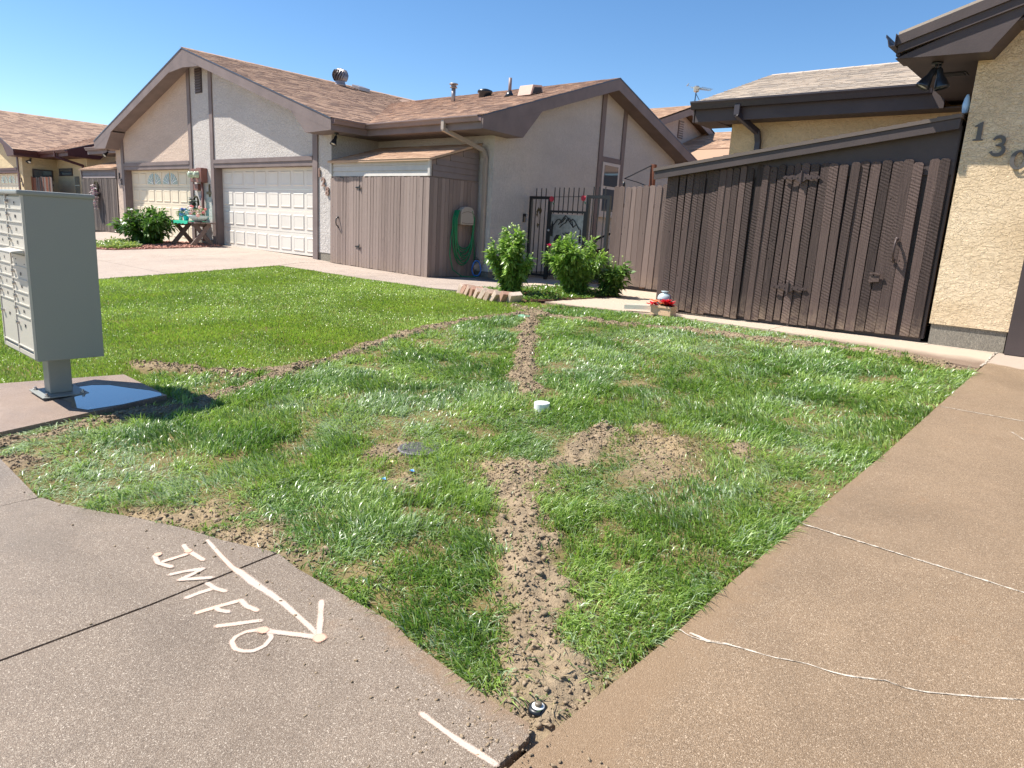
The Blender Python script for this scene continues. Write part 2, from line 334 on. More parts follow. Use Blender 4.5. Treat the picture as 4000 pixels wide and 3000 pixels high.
def terrain():
    xs = np.unique(np.r_[np.linspace(-400,-60,10), np.linspace(-60,20,41), np.linspace(20,400,10)]); ys = np.unique(np.r_[np.linspace(-300,-6,8), np.linspace(-6,14,41), np.linspace(14,500,14)])
    X, Y = np.meshgrid(xs, ys); Z = gz(X, Y)-.14
    v = np.c_[X.ravel(), Y.ravel(), Z.ravel()]; n = len(xs)
    f = [(j*n+i, j*n+i+1, (j+1)*n+i+1, (j+1)*n+i) for j in range(len(ys)-1) for i in range(n-1)]
    b = MB(); b.v = [tuple(p) for p in v]; b.f = f; o = b.build('ground', M['dirt'], loc=(0,0,0)); o['kind'] = 'structure'
terrain()
def rect(x0, y0, x1, y1): return [(x0,y0),(x1,y0),(x1,y1),(x0,y1)]
# driveway in front of the right-hand house
G_ = .006
drv = sheet('driveway', rect(-1.085, -4, 5, 8.2), M['gap'], -.035, .06)
crack = [(-1.04,2.28),(-.98,2.27),(-.92,2.29),(-.86,2.32),(-.79,2.34),(-.7,2.365),(-.6,2.41),(-.52,2.42),(-.45,2.45),(-.37,2.50),(-.31,2.505),(-.25,2.53),(-.12,2.62),(0,2.71),(.3,2.85),(.8,3.0),(1.6,3.05),(5,3.1)]
lo = [(x, y-.003) for x, y in crack]; hi = [(x, y+.003) for x, y in crack]
sheet('slab', [(-1.08,-4),(5,-4)]+lo[::-1]+[(-1.06,1.9),(-1.085,1.4)], M['conc_right'], 0, .1, drv)
sheet('slab', hi+[(5,3.5-G_),(-1.02,3.5-G_),(-1.045,2.6)], M['conc_right'], 0, .1, drv)
sheet('slab', [(-1.02,3.5+G_),(5,3.5+G_),(5,6.32-G_),(-.95,6.32-G_),(-.97,5)], M['conc_right'], 0, .1, drv)
sheet('slab', [(-.95,6.32+G_),(5,6.32+G_),(5,9.2),(-.9,9.2),(-.915,8.1)], M['conc_right'], 0, .1, drv)
wk = sheet('front_walk', [(-.93,8.02),(-.93,9.12),(-1.62,9.12),(-1.62,12.2),(-9.9,12.2),(-9.9,8.4),(-8.6,8.3),(-6.9,8.2),(-6.4,8.24),(-5.06,8.53),(-4.24,8.6),(-3,8.52),(-2.14,8.36),(-1.5,8.22)], M['gap'], -.035, .06)
for pl in ([(-.93,8.03),(-.93,9.12),(-1.64,9.12),(-3.2,9.3),(-3.2,8.53),(-2.14,8.36),(-1.5,8.22)], [(-3.21,8.53),(-3.21,9.3),(-5.12,9.3),(-5.12,8.56),(-4.24,8.6)],
           [(-5.13,8.54),(-5.13,10.2),(-6.6,10.2),(-6.62,8.36),(-6.3,8.3),(-5.6,8.42)], [(-5.13,10.215),(-5.13,12.15),(-8.2,12.15),(-8.2,11.1),(-6.6,10.215)], [(-8.215,11.3),(-8.215,12.6),(-10.38,12.6),(-10.38,10.6),(-8.9,10.6)]):
    sheet('slab', pl, M['conc_walk'], 0, .1, wk)
# pavement with the painted marking
pv = sheet('pavement', [(-1.1,-4),(-1.1,1.46),(-2.7,1.5),(-4.0,1.0),(-9,.9),(-9,-4)], M['gap'], -.04, .06)
edge = [(-1.112,1.42),(-1.118,1.48),(-1.15,1.52),(-1.3,1.515),(-1.55,1.53),(-1.75,1.54),(-1.86,1.57),(-2.18,1.555),(-2.5,1.54),(-2.68,1.555)]
sheet('slab', [(-1.112,-4)]+edge+[(-2.68,-4)], M['conc_left'], .004, .1, pv)
sheet('slab', [(-2.695,-4),(-2.695,1.555),(-3.0,1.44),(-3.23,1.38),(-3.54,1.26),(-3.78,1.15),(-4.0,1.06),(-4.145,1.02),(-4.16,.95),(-4.16,-4)], M['conc_left'], .003, .1, pv)
sheet('slab', [(-4.172,-4),(-4.172,1.01),(-4.6,1.02),(-5.05,1.03),(-6.9,.85),(-9,.7),(-9,-4)], M['conc_left'], 0, .1, pv)
pad = sheet('mailbox_pad', [(-6.49,2.3),(-5.57,2.28),(-5.49,1.12),(-5.46,.86),(-7.4,.75),(-6.93,1.45)], M['conc_pad'], .012, .2)
# garage driveway and walk along the left-hand house
gd = sheet('garage_driveway', [(-13.8,8.12),(-13.85,4.7),(-14.1,3),(-14.5,-6),(-46,-6),(-46,9.95),(-14.0,9.95)], M['gap'], -.035, .06)
for i, (a, b_) in enumerate(((-17.2,-13.8),(-20.6,-17.21),(-24,-20.61),(-28.2,-24.01))):
    for y0, y1 in ((-6,1.5),(1.512,5.8),(5.812,9.98)):
        r0 = b_ if i else None
        if i == 0:
            P = {(-6): [(-17.2,-6),(-14.5,-6),(-14.2,1.5),(-17.2,1.5)], 1.512: [(-17.2,1.512),(-14.2,1.512),(-14.1,3),(-13.85,4.7),(-13.82,5.8),(-17.2,5.8)], 5.812: [(-17.2,5.812),(-13.82,5.812),(-13.8,8.12),(-14.2,9.0),(-14.2,9.98),(-17.2,9.98)]}[y0]
        else: P = rect(a, y0, b_, y1)
        sheet('slab', P, M['conc_dry'], 0, .1, gd)
w2 = sheet('house_walk', [(-13.79,8.13),(-8.9,8.13),(-8.3,8.3),(-8.3,10.6),(-10.4,11.1),(-14.2,11.1),(-14.19,9.0)], M['gap'], -.035, .06)
for pl in ([(-13.78,8.14),(-11.6,8.14),(-11.6,9.8),(-14.18,9.8),(-14.18,9.02)], [(-11.588,8.14),(-9.4,8.14),(-9.4,9.8),(-11.588,9.8)], [(-9.388,8.14),(-8.9,8.15),(-8.4,8.32),(-8.4,10.58),(-9.388,10.58)], [(-9.4,9.81),(-9.4,10.58),(-10.3,11.08),(-10.75,11.08),(-10.75,9.81)]):
    sheet('slab', pl, M['conc_dry'], 0, .1, w2)
sheet('far_driveway', rect(-46,-6,-33,9.9), M['conc_dry'], .0, .1)
# crack filler and joint sealant
def strip(name, pts, w, mat, parent, off=.004, seed=0):
    b = MB(); rnd = random.Random(seed); P = []
    for i in range(len(pts)-1):
        n = max(2, int((Vector(pts[i+1])-Vector(pts[i])).length/.03))
        for k in range(n):
            t = k/n; P.append((pts[i][0]*(1-t)+pts[i+1][0]*t, pts[i][1]*(1-t)+pts[i+1][1]*t))
    P.append(pts[-1]); L = []; R = []
    for i, (x, y) in enumerate(P):
        a = Vector(P[min(i+1, len(P)-1)])-Vector(P[max(i-1, 0)]); a.normalize(); n = Vector((-a.y, a.x))
        ww = w*(.45+rnd.random()*.9); j = (rnd.random()-.5)*w*.6
        L.append(g(x+n.x*(ww/2+j), y+n.y*(ww/2+j), off)); R.append(g(x-n.x*(ww/2-j), y-n.y*(ww/2-j), off))
    b.add(L+R, [(i, i+1, len(L)+i+1, len(L)+i) for i in range(len(L)-1)])
    return b.build(name, mat, parent)
_c = NT('sealant'); _n = _c.noise(_c.pos(), 22, 5, .75); _c.set(S(206,194,178), .8, .2); _t = _c.n('BsdfTransparent'); _m = _c.n('MixShader'); _c.l(_c.mr(_n, .38, .56, .05, .95), _m.inputs[0]); _c.l(_t.outputs[0], _m.inputs[1]); _c.l(_c.p.outputs[0], _m.inputs[2]); _c.l(_m.outputs[0], _c.t.nodes['Material Output'].inputs[0]); M['caulk'] = _c.m
strip('sealant', [(-1.03,3.503),(-.65,3.503),(-.1,3.498),(.6,3.5),(2,3.5)], .011, M['caulk'], drv, .002, 1)
strip('sealant', crack[:14]+[(.3,2.85)], .007, M['caulk'], drv, .002, 2)
strip('sealant', [(-1.0,2.285),(-.93,2.288),(-.85,2.325)], .016, M['caulk'], drv, .004, 3)
strip('sealant', [(-.93,6.32),(.6,6.33)], .010, M['caulk'], drv, .002, 4)
strip('sealant', [(-.42,5.95),(-.3,5.75)], .012, M['caulk'], drv, .006, 6)
strip('sealant', [(-.925,8.12),(-.915,9.1)], .022, M['caulk'], drv, .006, 5)
strip('sealant', [(-1.6,8.955),(-.9,8.955)], .018, M['caulk'], wk, .006, 7)
# lawn soil: fine height field with trench mounds
def seg_d(X, Y, pts):
    d = np.full(np.shape(X), 9.)
    for (a, b), (c, e) in zip(pts[:-1], pts[1:]):
        t = np.clip(((X-a)*(c-a)+(Y-b)*(e-b))/((c-a)**2+(e-b)**2), 0, 1); d = np.minimum(d, np.hypot(X-a-t*(c-a), Y-b-t*(e-b)))
    return d
TR = [([(-6.95,2.55),(-6.3,2.85),(-5.9,3.05),(-5.7,3.4),(-5.71,3.83),(-6.0,4.6),(-6.2,5.2),(-6.33,5.93),(-6.26,6.69),(-6.15,7.4)], .10, .9),
      ([(-5.3,1.0),(-5.33,1.6),(-5.3,2.1),(-5.15,2.3),(-5.26,2.45),(-5.5,3.0),(-5.62,3.4)], .11, .9),
      ([(-5.95,7.3),(-5.6,6.8),(-5.18,6.26),(-4.75,5.75),(-4.31,5.17),(-3.95,4.75),(-3.6,4.42)], .12, 1.),
      ([(-2.55,4.0),(-2.5,3.7),(-2.42,3.4),(-2.5,3.05)], .14, .9),
      ([(-2.6,3.15),(-2.4,2.85),(-2.1,2.6),(-1.81,2.33),(-1.57,2.06),(-1.38,1.82),(-1.2,1.62),(-1.12,1.5)], .13, 1.),
      ([(-6.7,7.75),(-5.95,7.4),(-5,7.52),(-4.3,7.73),(-3.5,7.89),(-2.75,7.97),(-2.1,8.1),(-1.4,8.1),(-1.0,7.98)], .11, .85)]
BL = [(-2.15,3.95,.34,.6),(-2.5,2.98,.24,.95),(-2.95,2.5,.2,.6),(-3.35,2.75,.16,.5),(-1.15,1.66,.22,.95),(-1.02,8.0,.17,.9),(-3.55,1.28,.16,.7),(-3.0,1.52,.18,.7),(-4.9,1.12,.16,.8),(-1.9,3.6,.2,.55),(-2.4,4.3,.15,.5),(-1.75,4.35,.15,.6),(-6.3,7.6,.22,.7),(-2.6,1.62,.12,.5),(-3.35,1.55,.16,.7)]
STRAW = [(-2.85,4.8,.14,1),(-2.62,4.92,.12,1),(-3.0,5.25,.13,.8),(-3.6,1.3,.2,.9),(-3.4,1.5,.15,.8),(-2.93,1.6,.17,.9),(-2.1,4.1,.3,.8),(-1.8,3.9,.24,.7),(-2.7,3.0,.2,.5),(-3.1,2.55,.2,.6),(-1.6,3.2,.15,.4),(-2.3,1.75,.12,.5)]
def dirtf(X, Y):
    """0..1 bare soil"""
    nz = fbm(X*5, Y*5, 3)-.47; n2 = fbm(X*16, Y*16, 5, 2)-.37; m = np.zeros(np.shape(X))
    for p, wd, a in TR: d = seg_d(X, Y, p)+nz*.2+n2*.13; m = np.maximum(m, a*np.clip(1.25-d/wd, 0, 1))
    for x, y, r, a in BL: d = np.hypot(X-x, Y-y)+nz*.4+n2*.22; m = np.maximum(m, a*np.clip(1.3-d/r, 0, 1))
    return np.clip(m*1.4, 0, 1)
def strawf(X, Y):
    nz = fbm(X*6, Y*6, 8)-.47; m = np.zeros(np.shape(X))
    for x, y, r, a in STRAW: m = np.maximum(m, a*np.clip(1.3-(np.hypot(X-x, Y-y)+nz*.25)/r, 0, 1))
    return np.clip(m*1.3, 0, 1)
def soilz(X, Y, D=None):
    D = dirtf(X, Y) if D is None else D
    E_ = np.clip((-X-1.10)/.14, .12, 1)*np.clip((Y-1.54)/.12, .12, 1)
    return gz(X, Y)-.028+.012*fbm(X*2.2, Y*2.2, 21)+E_*D*(.010+.036*fbm(X*6, Y*6, 31, 2))+D*.075*(fbm(X*15, Y*15, 41, 4)-.42)
LAWN = [(-5.42,.9),(-5.05,1.04),(-4.6,1.03),(-4.16,1.02),(-3.78,1.16),(-3.54,1.27),(-3.23,1.39),(-3.0,1.45),(-2.7,1.56),(-2.18,1.565),(-1.86,1.58),(-1.55,1.54),(-1.15,1.53),(-1.095,1.6),(-1.07,2.3),(-1.03,3.5),(-.98,5),(-.95,6.3),(-.935,8.02),
        (-1.5,8.22),(-2.14,8.36),(-3,8.52),(-4.24,8.59),(-5.06,8.52),(-5.6,8.4),(-6.35,8.25),(-6.85,8.2),(-8.2,8.12),(-13.78,8.12),(-13.85,4.7),(-14.1,3),(-14.45,-5),(-8.5,-5),(-7.42,.74),(-6.93,1.45),(-6.49,2.3),(-5.57,2.28),(-5.49,1.12)]
PADP = [(-6.45,2.26),(-5.6,2.24),(-5.53,1.12),(-5.5,.9),(-7.3,.8),(-6.9,1.45)]
def inpoly(X, Y, P):
    r = np.zeros(np.shape(X), bool); j = len(P)-1
    for i in range(len(P)):
        xi, yi = P[i]; xj, yj = P[j]
        c = ((yi > Y) != (yj > Y)) & (X < (xj-xi)*(Y-yi)/(yj-yi+1e-12)+xi); r ^= c; j = i
    return r
def fastmesh(name, V, T, mat, cols=None, smooth=False):
    me = bpy.data.meshes.new(name); me.vertices.add(len(V)); me.vertices.foreach_set('co', np.ascontiguousarray(V, np.float32).ravel())
    n = len(T); me.loops.add(n*3); me.loops.foreach_set('vertex_index', np.ascontiguousarray(T, np.int32).ravel())
    me.polygons.add(n); me.polygons.foreach_set('loop_start', np.arange(0, n*3, 3, dtype=np.int32))
    try: me.polygons.foreach_set('loop_total', np.full(n, 3, np.int32))
    except Exception: pass
    me.update(calc_edges=True)
    if cols is not None:
        a = me.attributes.new('col', 'FLOAT_COLOR', 'POINT'); a.data.foreach_set('color', np.ascontiguousarray(np.c_[cols, np.ones(len(cols))], np.float32).ravel())
    if smooth: me.polygons.foreach_set('use_smooth', np.ones(n, bool))
    me.materials.append(mat); ob = bpy.data.objects.new(name, me); COL.objects.link(ob); ORG[ob.name] = Vector((0,0,0)); return ob
def heightgrid(name, x0, x1, y0, y1, st, mat):
    xs = np.arange(x0, x1+st, st); ys = np.arange(y0, y1+st, st); X, Y = np.meshgrid(xs, ys); D = dirtf(X, Y); Z = soilz(X, Y, D)
    n = len(xs); idx = np.arange(len(ys)*n).reshape(len(ys), n); a, b, c, d = idx[:-1,:-1], idx[:-1,1:], idx[1:,1:], idx[1:,:-1]
    cx = (X[:-1,:-1]+X[1:,1:])/2; cy = (Y[:-1,:-1]+Y[1:,1:])/2
    k = inpoly(cx, cy, LAWN)
    ins = inpoly(X, Y, LAWN); Z = np.where(ins, Z, np.minimum(Z, gz(X, Y)-.018)); k2 = k.copy()
    R_ = max(1, int(.1/st))
    for dx in range(-R_, R_+1):
        for dy in range(-R_, R_+1): k2 |= np.roll(np.roll(k, dx, 1), dy, 0)
    k = k2 & ~inpoly(cx, cy, PADP)
    T = np.r_[np.c_[a[k],b[k],c[k]], np.c_[a[k],c[k],d[k]]]
    S_ = strawf(X, Y).ravel()[:,None]*.5; D_ = D.ravel()[:,None]
    base = np.array(S(128,114,76))*(1-D_)+np.array(S(164,145,119))*D_
    v = (.72+.5*fbm(X*9, Y*9, 77)).ravel()[:,None]; base = base*v; base = base*(1-S_)+np.array(S(186,162,126))*S_
    return fastmesh(name, np.c_[X.ravel(), Y.ravel(), Z.ravel()], T, mat, base, True)
def soilmat():
    t = NT('lawn_soil'); at = t.n('Attribute'); at.attribute_name = 'col'; p = t.pos(); m = t.noise(p, 45, 5, .7); f = t.noise(p, 170, 3, .7)
    col = t.mix(t.mr(m, .4, .7, .3, 0), at.outputs['Color'], tuple(v for v in S(100,84,64)))
    t.bump(t.math('ADD', m, t.math('MULTIPLY', f, .5)), .011); return t.set(col, .95, .12)
M['soil'] = soilmat()
o = heightgrid('lawn_soil', -6.6, -.8, .8, 8.75, .018, M['soil']); o['kind'] = 'structure'
o = heightgrid('mown_lawn_soil', -14.6, -6.6, -5, 8.3, .08, M['soil']); o['kind'] = 'structure'
# ---------------------------------------------------------------- grass
def blades(name, x, y, L, W, dirx, diry, lean, col, mat, z=None):
    n = len(x); z = soilz(x, y) if z is None else z
    up = np.sqrt(np.clip(1-lean**2, .05, 1)); a = RNG.random(n)*2*np.pi
    sx, sy = np.cos(a)*W/2, np.sin(a)*W/2
    B = np.c_[x, y, z-.006]; mid = B+np.c_[dirx*lean*L*.42, diry*lean*L*.42, up*L*.58]; tip = B+np.c_[dirx*lean*L*1.05, diry*lean*L*1.05, np.maximum(up*L*.92-lean*L*.22, .012)]
    s = np.c_[sx, sy, np.zeros(n)]
    V = np.stack([B-s, B+s, mid-s*.85, mid+s*.85, tip], 1).reshape(-1, 3); o = np.arange(n)[:,None]*5
    T = np.concatenate([o+np.array([[0,1,3]]), o+np.array([[0,3,2]]), o+np.array([[2,3,4]])], 0)
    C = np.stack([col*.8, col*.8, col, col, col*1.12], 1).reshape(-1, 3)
    ob = fastmesh(name, V, T, mat, np.clip(C, 0, 1)); return ob
M['grass'] = leafmat('grass_blades', None, None, .32, .32, True, .5)
XT = lambda y: np.interp(y, [0,1,2.3,2.5,3.17,3.83,5.07,5.93,7.4,8.2], [-5.45,-5.45,-5.35,-6.9,-5.74,-5.71,-6.18,-6.33,-6.2,-6.6])
def shaggy(N):
    x = RNG.uniform(-6.4, -.9, N); y = RNG.uniform(.9, 8.62, N)
    dist = np.hypot(x, y); k = inpoly(x, y, LAWN) & (x > XT(y)-.05) & (RNG.random(N) < np.clip(3.6/dist, .28, 1)**1.0)
    x, y = x[k], y[k]; dist = dist[k]; n = len(x); D = dirtf(x, y); cl = fbm(x*3.5, y*3.5, 51); cl2 = vn(x*11, y*11, 52); st = strawf(x, y)
    thin = np.clip((1-D*1.12), .03, 1)*np.clip((cl-.22)*4.2, .28, 1)*np.clip(.35+cl2*1.1, 0, 1)*(1-.45*st)
    k = RNG.random(n) < thin; x, y, D, cl, cl2, st, dist = (q[k] for q in (x, y, D, cl, cl2, st, dist)); n = len(x)
    an = fbm(x*1.1, y*1.1, 61, 2)*14+RNG.normal(0, 1.0, n)+.6; lean = np.clip(.5+1.1*(fbm(x*1.9, y*1.9, 63, 3)-.2)+RNG.normal(0, .24, n), .08, .97)
    nearedge = np.clip((8.6-y)/.5, 0, 1)
    L = (.035+.075*cl**1.0+.03*(cl2-.3))*RNG.uniform(.6, 1.35, n)*(1-.45*D)*(.55+.45*nearedge); W = RNG.uniform(.0042, .0072, n)*np.clip(dist/4.2, 1, 1.9)
    hue = fbm(x*1.7, y*1.7, 71, 3)[:,None]+RNG.normal(0, .14, n)[:,None]
    A = np.array([.20,.315,.06]); Bc = np.array([.36,.47,.14]); C0 = np.array([.115,.215,.045])
    t = np.clip((hue-.25)*2.2, 0, 1); col = np.where(t < .5, C0+(A-C0)*t*2, A+(Bc-A)*(t*2-1))
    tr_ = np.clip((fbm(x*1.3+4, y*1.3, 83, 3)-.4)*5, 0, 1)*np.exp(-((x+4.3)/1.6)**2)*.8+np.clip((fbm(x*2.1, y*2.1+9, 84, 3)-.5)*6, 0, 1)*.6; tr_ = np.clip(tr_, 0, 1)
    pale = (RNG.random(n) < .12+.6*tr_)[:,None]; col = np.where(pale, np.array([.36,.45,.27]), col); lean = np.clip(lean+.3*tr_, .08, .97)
    dry = (RNG.random(n) < .05+.75*st+.28*D)[:,None]; col = np.where(dry, np.array([.40,.32,.19])*RNG.uniform(.6, 1.1, (n,1)), col*RNG.uniform(.75, 1.25, (n,1)))
    lean = np.where(dry[:,0], np.clip(lean+.3, 0, .96), lean)
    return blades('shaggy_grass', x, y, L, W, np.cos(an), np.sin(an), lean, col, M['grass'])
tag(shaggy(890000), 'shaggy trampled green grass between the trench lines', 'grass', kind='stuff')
def mown(N):
    # area seen in the photo, thicker towards the camera
    x = RNG.uniform(-14.3, -5.6, N); y = RNG.uniform(-3., 8.15, N); dist = np.hypot(x, y)
    k = inpoly(x, y, LAWN) & (x < XT(y)+.06) & (RNG.random(N) < np.clip(7/dist, .35, 1)) & (y > -.55*(-x-6)-.2); x, y, dist = x[k], y[k], dist[k]
    D = dirtf(x, y); k = RNG.random(len(x)) < np.clip(1-D*1.1, .03, 1)*np.clip((fbm(x*4, y*4, 54)-.15)*4, .5, 1); x, y, dist, D = x[k], y[k], dist[k], D[k]; n = len(x)
    an = fbm(x*.9, y*.9, 58, 2)*9+RNG.normal(0, 1.2, n); lean = np.clip(.45+RNG.normal(0, .2, n), .05, .85)
    L = RNG.uniform(.036, .062, n)*(.85+.4*fbm(x*2, y*2, 55)); W = RNG.uniform(.0066, .011, n)*np.clip(dist/9, .7, 1.5)
    t = np.clip(fbm(x*1.2, y*1.2, 57)[:,None]*1.1+RNG.normal(0, .16, n)[:,None], 0, 1)
    col = (np.array([.20,.315,.04])*(1-t)+np.array([.39,.50,.12])*t)*RNG.uniform(.75, 1.25, (n,1)); dry = (RNG.random(n) < .05+.3*D)[:,None]; col = np.where(dry, np.array([.36,.32,.13]), col)
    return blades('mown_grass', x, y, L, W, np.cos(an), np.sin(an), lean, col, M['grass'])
tag(mown(700000), 'evenly mown bright green lawn in front of the garage driveway', 'grass', kind='stuff')
# soil clods in the trenches and crumbs on the pavement
def clods(name, x, y, z, r, mat):
    ph = (1+5**.5)/2; v = np.array([(-1,ph,0),(1,ph,0),(-1,-ph,0),(1,-ph,0),(0,-1,ph),(0,1,ph),(0,-1,-ph),(0,1,-ph),(ph,0,-1),(ph,0,1),(-ph,0,-1),(-ph,0,1)])/1.902
    f = np.array([(0,11,5),(0,5,1),(0,1,7),(0,7,10),(0,10,11),(1,5,9),(5,11,4),(11,10,2),(10,7,6),(7,1,8),(3,9,4),(3,4,2),(3,2,6),(3,6,8),(3,8,9),(4,9,5),(2,4,11),(6,2,10),(8,6,7),(9,8,1)])
    n = len(x); R = r[:,None,None]*RNG.uniform(.35, 1.45, (n,12,1)); sc = RNG.uniform(.7, 1.3, (n,1,3)); sc[:,:,2] *= .7
    a = RNG.random(n)*6.283; ca, sa = np.cos(a)[:,None], np.sin(a)[:,None]; q = v[None]*R*sc; q = np.stack([q[:,:,0]*ca-q[:,:,1]*sa, q[:,:,0]*sa+q[:,:,1]*ca, q[:,:,2]], 2)
    V = (q+np.stack([x, y, z+r*.25], 1)[:,None]).reshape(-1, 3); T = (np.arange(n)[:,None,None]*12+f[None]).reshape(-1, 3); return fastmesh(name, V, T, mat)
N = 420000; x = RNG.uniform(-7, -.92, N); y = RNG.uniform(.95, 8.5, N); D = dirtf(x, y); dm = np.min([seg_d(x, y, p) for p, _, _ in TR], 0); k = inpoly(x, y, LAWN) & (RNG.random(N) < D*.9*np.clip(fbm(x*4, y*4, 91)*2-.3, .3, 1)+.08*np.exp(-dm/.16)); x, y = x[k], y[k]
r = .002+.0085*RNG.random(len(x))**2.2+.010*(RNG.random(len(x)) < .025)
tag(clods('soil_clods', x, y, soilz(x, y), r, M['clod']), 'crumbled brown soil lying along the dug trenches', 'soil', kind='stuff')
N = 1100; x = np.r_[RNG.normal(-1.15, .2, N//2), RNG.uniform(-4.5, -1.2, N//2)]; y = np.r_[RNG.normal(1.38, .12, N//2), 1.5-np.abs(RNG.normal(0, .22, N//2))-.0]
k = ~inpoly(x, y, LAWN) & (y < 1.56); x, y = x[k], y[k]
tag(clods('soil_crumbs', x, y, gz(x, y)+.003, .0012+.007*RNG.random(len(x))**4, M['clod']), 'small soil crumbs scattered on the damp pavement', 'soil', kind='stuff')
# ---------------------------------------------------------------- building parts
_tabcache = {}
def tabmesh(w, mat):
    k = (round(w, 2), mat.name)
    if k not in _tabcache:
        e = .155; b = MB(); h = w/2-.003
        b.add([(-h,0,.0),(h,0,.0),(h,e,.0),(-h,e,.0),(-h,0,.013),(h,0,.013),(h,e,.003),(-h,e,.003)], [(4,5,6,7),(0,1,5,4),(1,2,6,5),(3,0,4,7),(2,3,7,6)])
        _tabcache[k] = b.mesh('shingle', mat, fix=False)
    return _tabcache[k]
def shingles(roof, origin, u, v, lu, lv, mat, keep=None, nsingle=0, exp=.143, cam_pos=(0,0,1.55), rnd=None):
    """courses of tabs over a slope; the nsingle tabs that show largest become parts, the rest one part"""
    rnd = rnd or random.Random(5); O = Vector(origin); u = Vector(u).normalized(); v = Vector(v).normalized(); nrm = u.cross(v)
    tabs = []; s = .01
    while s < lv-.02:
        t = 0.; fst = True
        while t < lu-.02:
            wd = rnd.choice((.2,.24,.28,.33))
            if fst: wd = rnd.choice((.1,.15,.2,.28)); fst = False
            wd = round(min(wd, lu-t), 2); c = O+u*(t+wd/2)+v*s
            if wd > .03 and (keep is None or keep(c+v*.07)): tabs.append((c, wd, rnd.random()))
            t += wd
        s += exp
    cp = Vector(cam_pos); tabs.sort(key=lambda q: -(abs((cp-q[0]).normalized().dot(nrm))/(cp-q[0]).length_squared))
    Mx = Matrix((u, v, nrm)).transposed(); eul = Mx.to_euler()
    for c, wd, q in tabs[:nsingle]:
        inst(tabmesh(wd, mat), 'shingle', roof, c+nrm*q*.005, eul)
    rest = tabs[nsingle:]
    if rest:
        b = MB(); tint = []; e = .155; oo = org(roof)
        for c, wd, q in rest:
            h = wd/2-.003; c = c+nrm*q*.005
            P = [c-u*h, c+u*h, c+u*h+v*e, c-u*h+v*e]; b.add(P+[P[0]+nrm*.013, P[1]+nrm*.013, P[2]+nrm*.003, P[3]+nrm*.003], [(4,5,6,7),(0,1,5,4),(1,2,6,5),(3,0,4,7)]); tint += [q]*4
        ob = b.build('shingle_courses', mat, roof, fix=False); ob['kind'] = 'stuff'
        a = ob.data.attributes.new('tint', 'FLOAT', 'FACE'); a.data.foreach_set('value', tint)
def slab_roof(parent, pts, th, mat, name='roof'):
    b = MB(); b.prism(pts, (0,0,-th)); return b.build(name, mat, parent)
_pc = {}
def picketmesh(w, h, th, mat, ear=.02, key=0):
    k = (round(w, 3), round(h, 2), th, mat.name, key)
    if k not in _pc:
        b = MB(); e = ear
        b.prism([(-w/2,0,0),(w/2,0,0),(w/2,0,h-e),(w/2-e,0,h),(-w/2+e,0,h),(-w/2,0,h-e)], (0,th,0)); _pc[k] = b.mesh('picket', mat, bevel=.0025)
    return _pc[k]
def pickets(parent, x0, x1, y, base, top, mat, wd=.106, gap=.004, axis='x', rnd=None, mats=None, jit=1., ear=.02, th=.018):
    """a run of boards along x (front towards -y) or along y (front towards +x)"""
    rnd = rnd or random.Random(3); n = max(1, round((x1-x0)/wd)); wd = (x1-x0)/n; out = []
    for i in range(n):
        c = x0+wd*(i+.5); bz = base(c) if callable(base) else base; tz = top(c) if callable(top) else top
        bz += rnd.uniform(-.012, .012)*jit; tz += rnd.uniform(-.012, .012)*jit
        m = mats(i, rnd) if mats else mat; w = wd-gap-rnd.choice((0,.002,.004,.008))*jit; hh = round((tz-bz)/.02)*.02
        me = picketmesh(w, hh, th, m, ear, rnd.randint(0, 2)); tilt = rnd.uniform(-.006, .006)*jit; dy = rnd.uniform(-.007, .005)*jit; yaw = rnd.uniform(-.03, .03)*jit
        if axis == 'x': out.append(inst(me, 'picket', parent, (c, y+dy, bz), (rnd.uniform(-.003, .003)*jit, tilt, yaw)))
        else: out.append(inst(me, 'picket', parent, (y+dy, c, bz), (0, tilt*0, math.pi/2+yaw)))
    return out
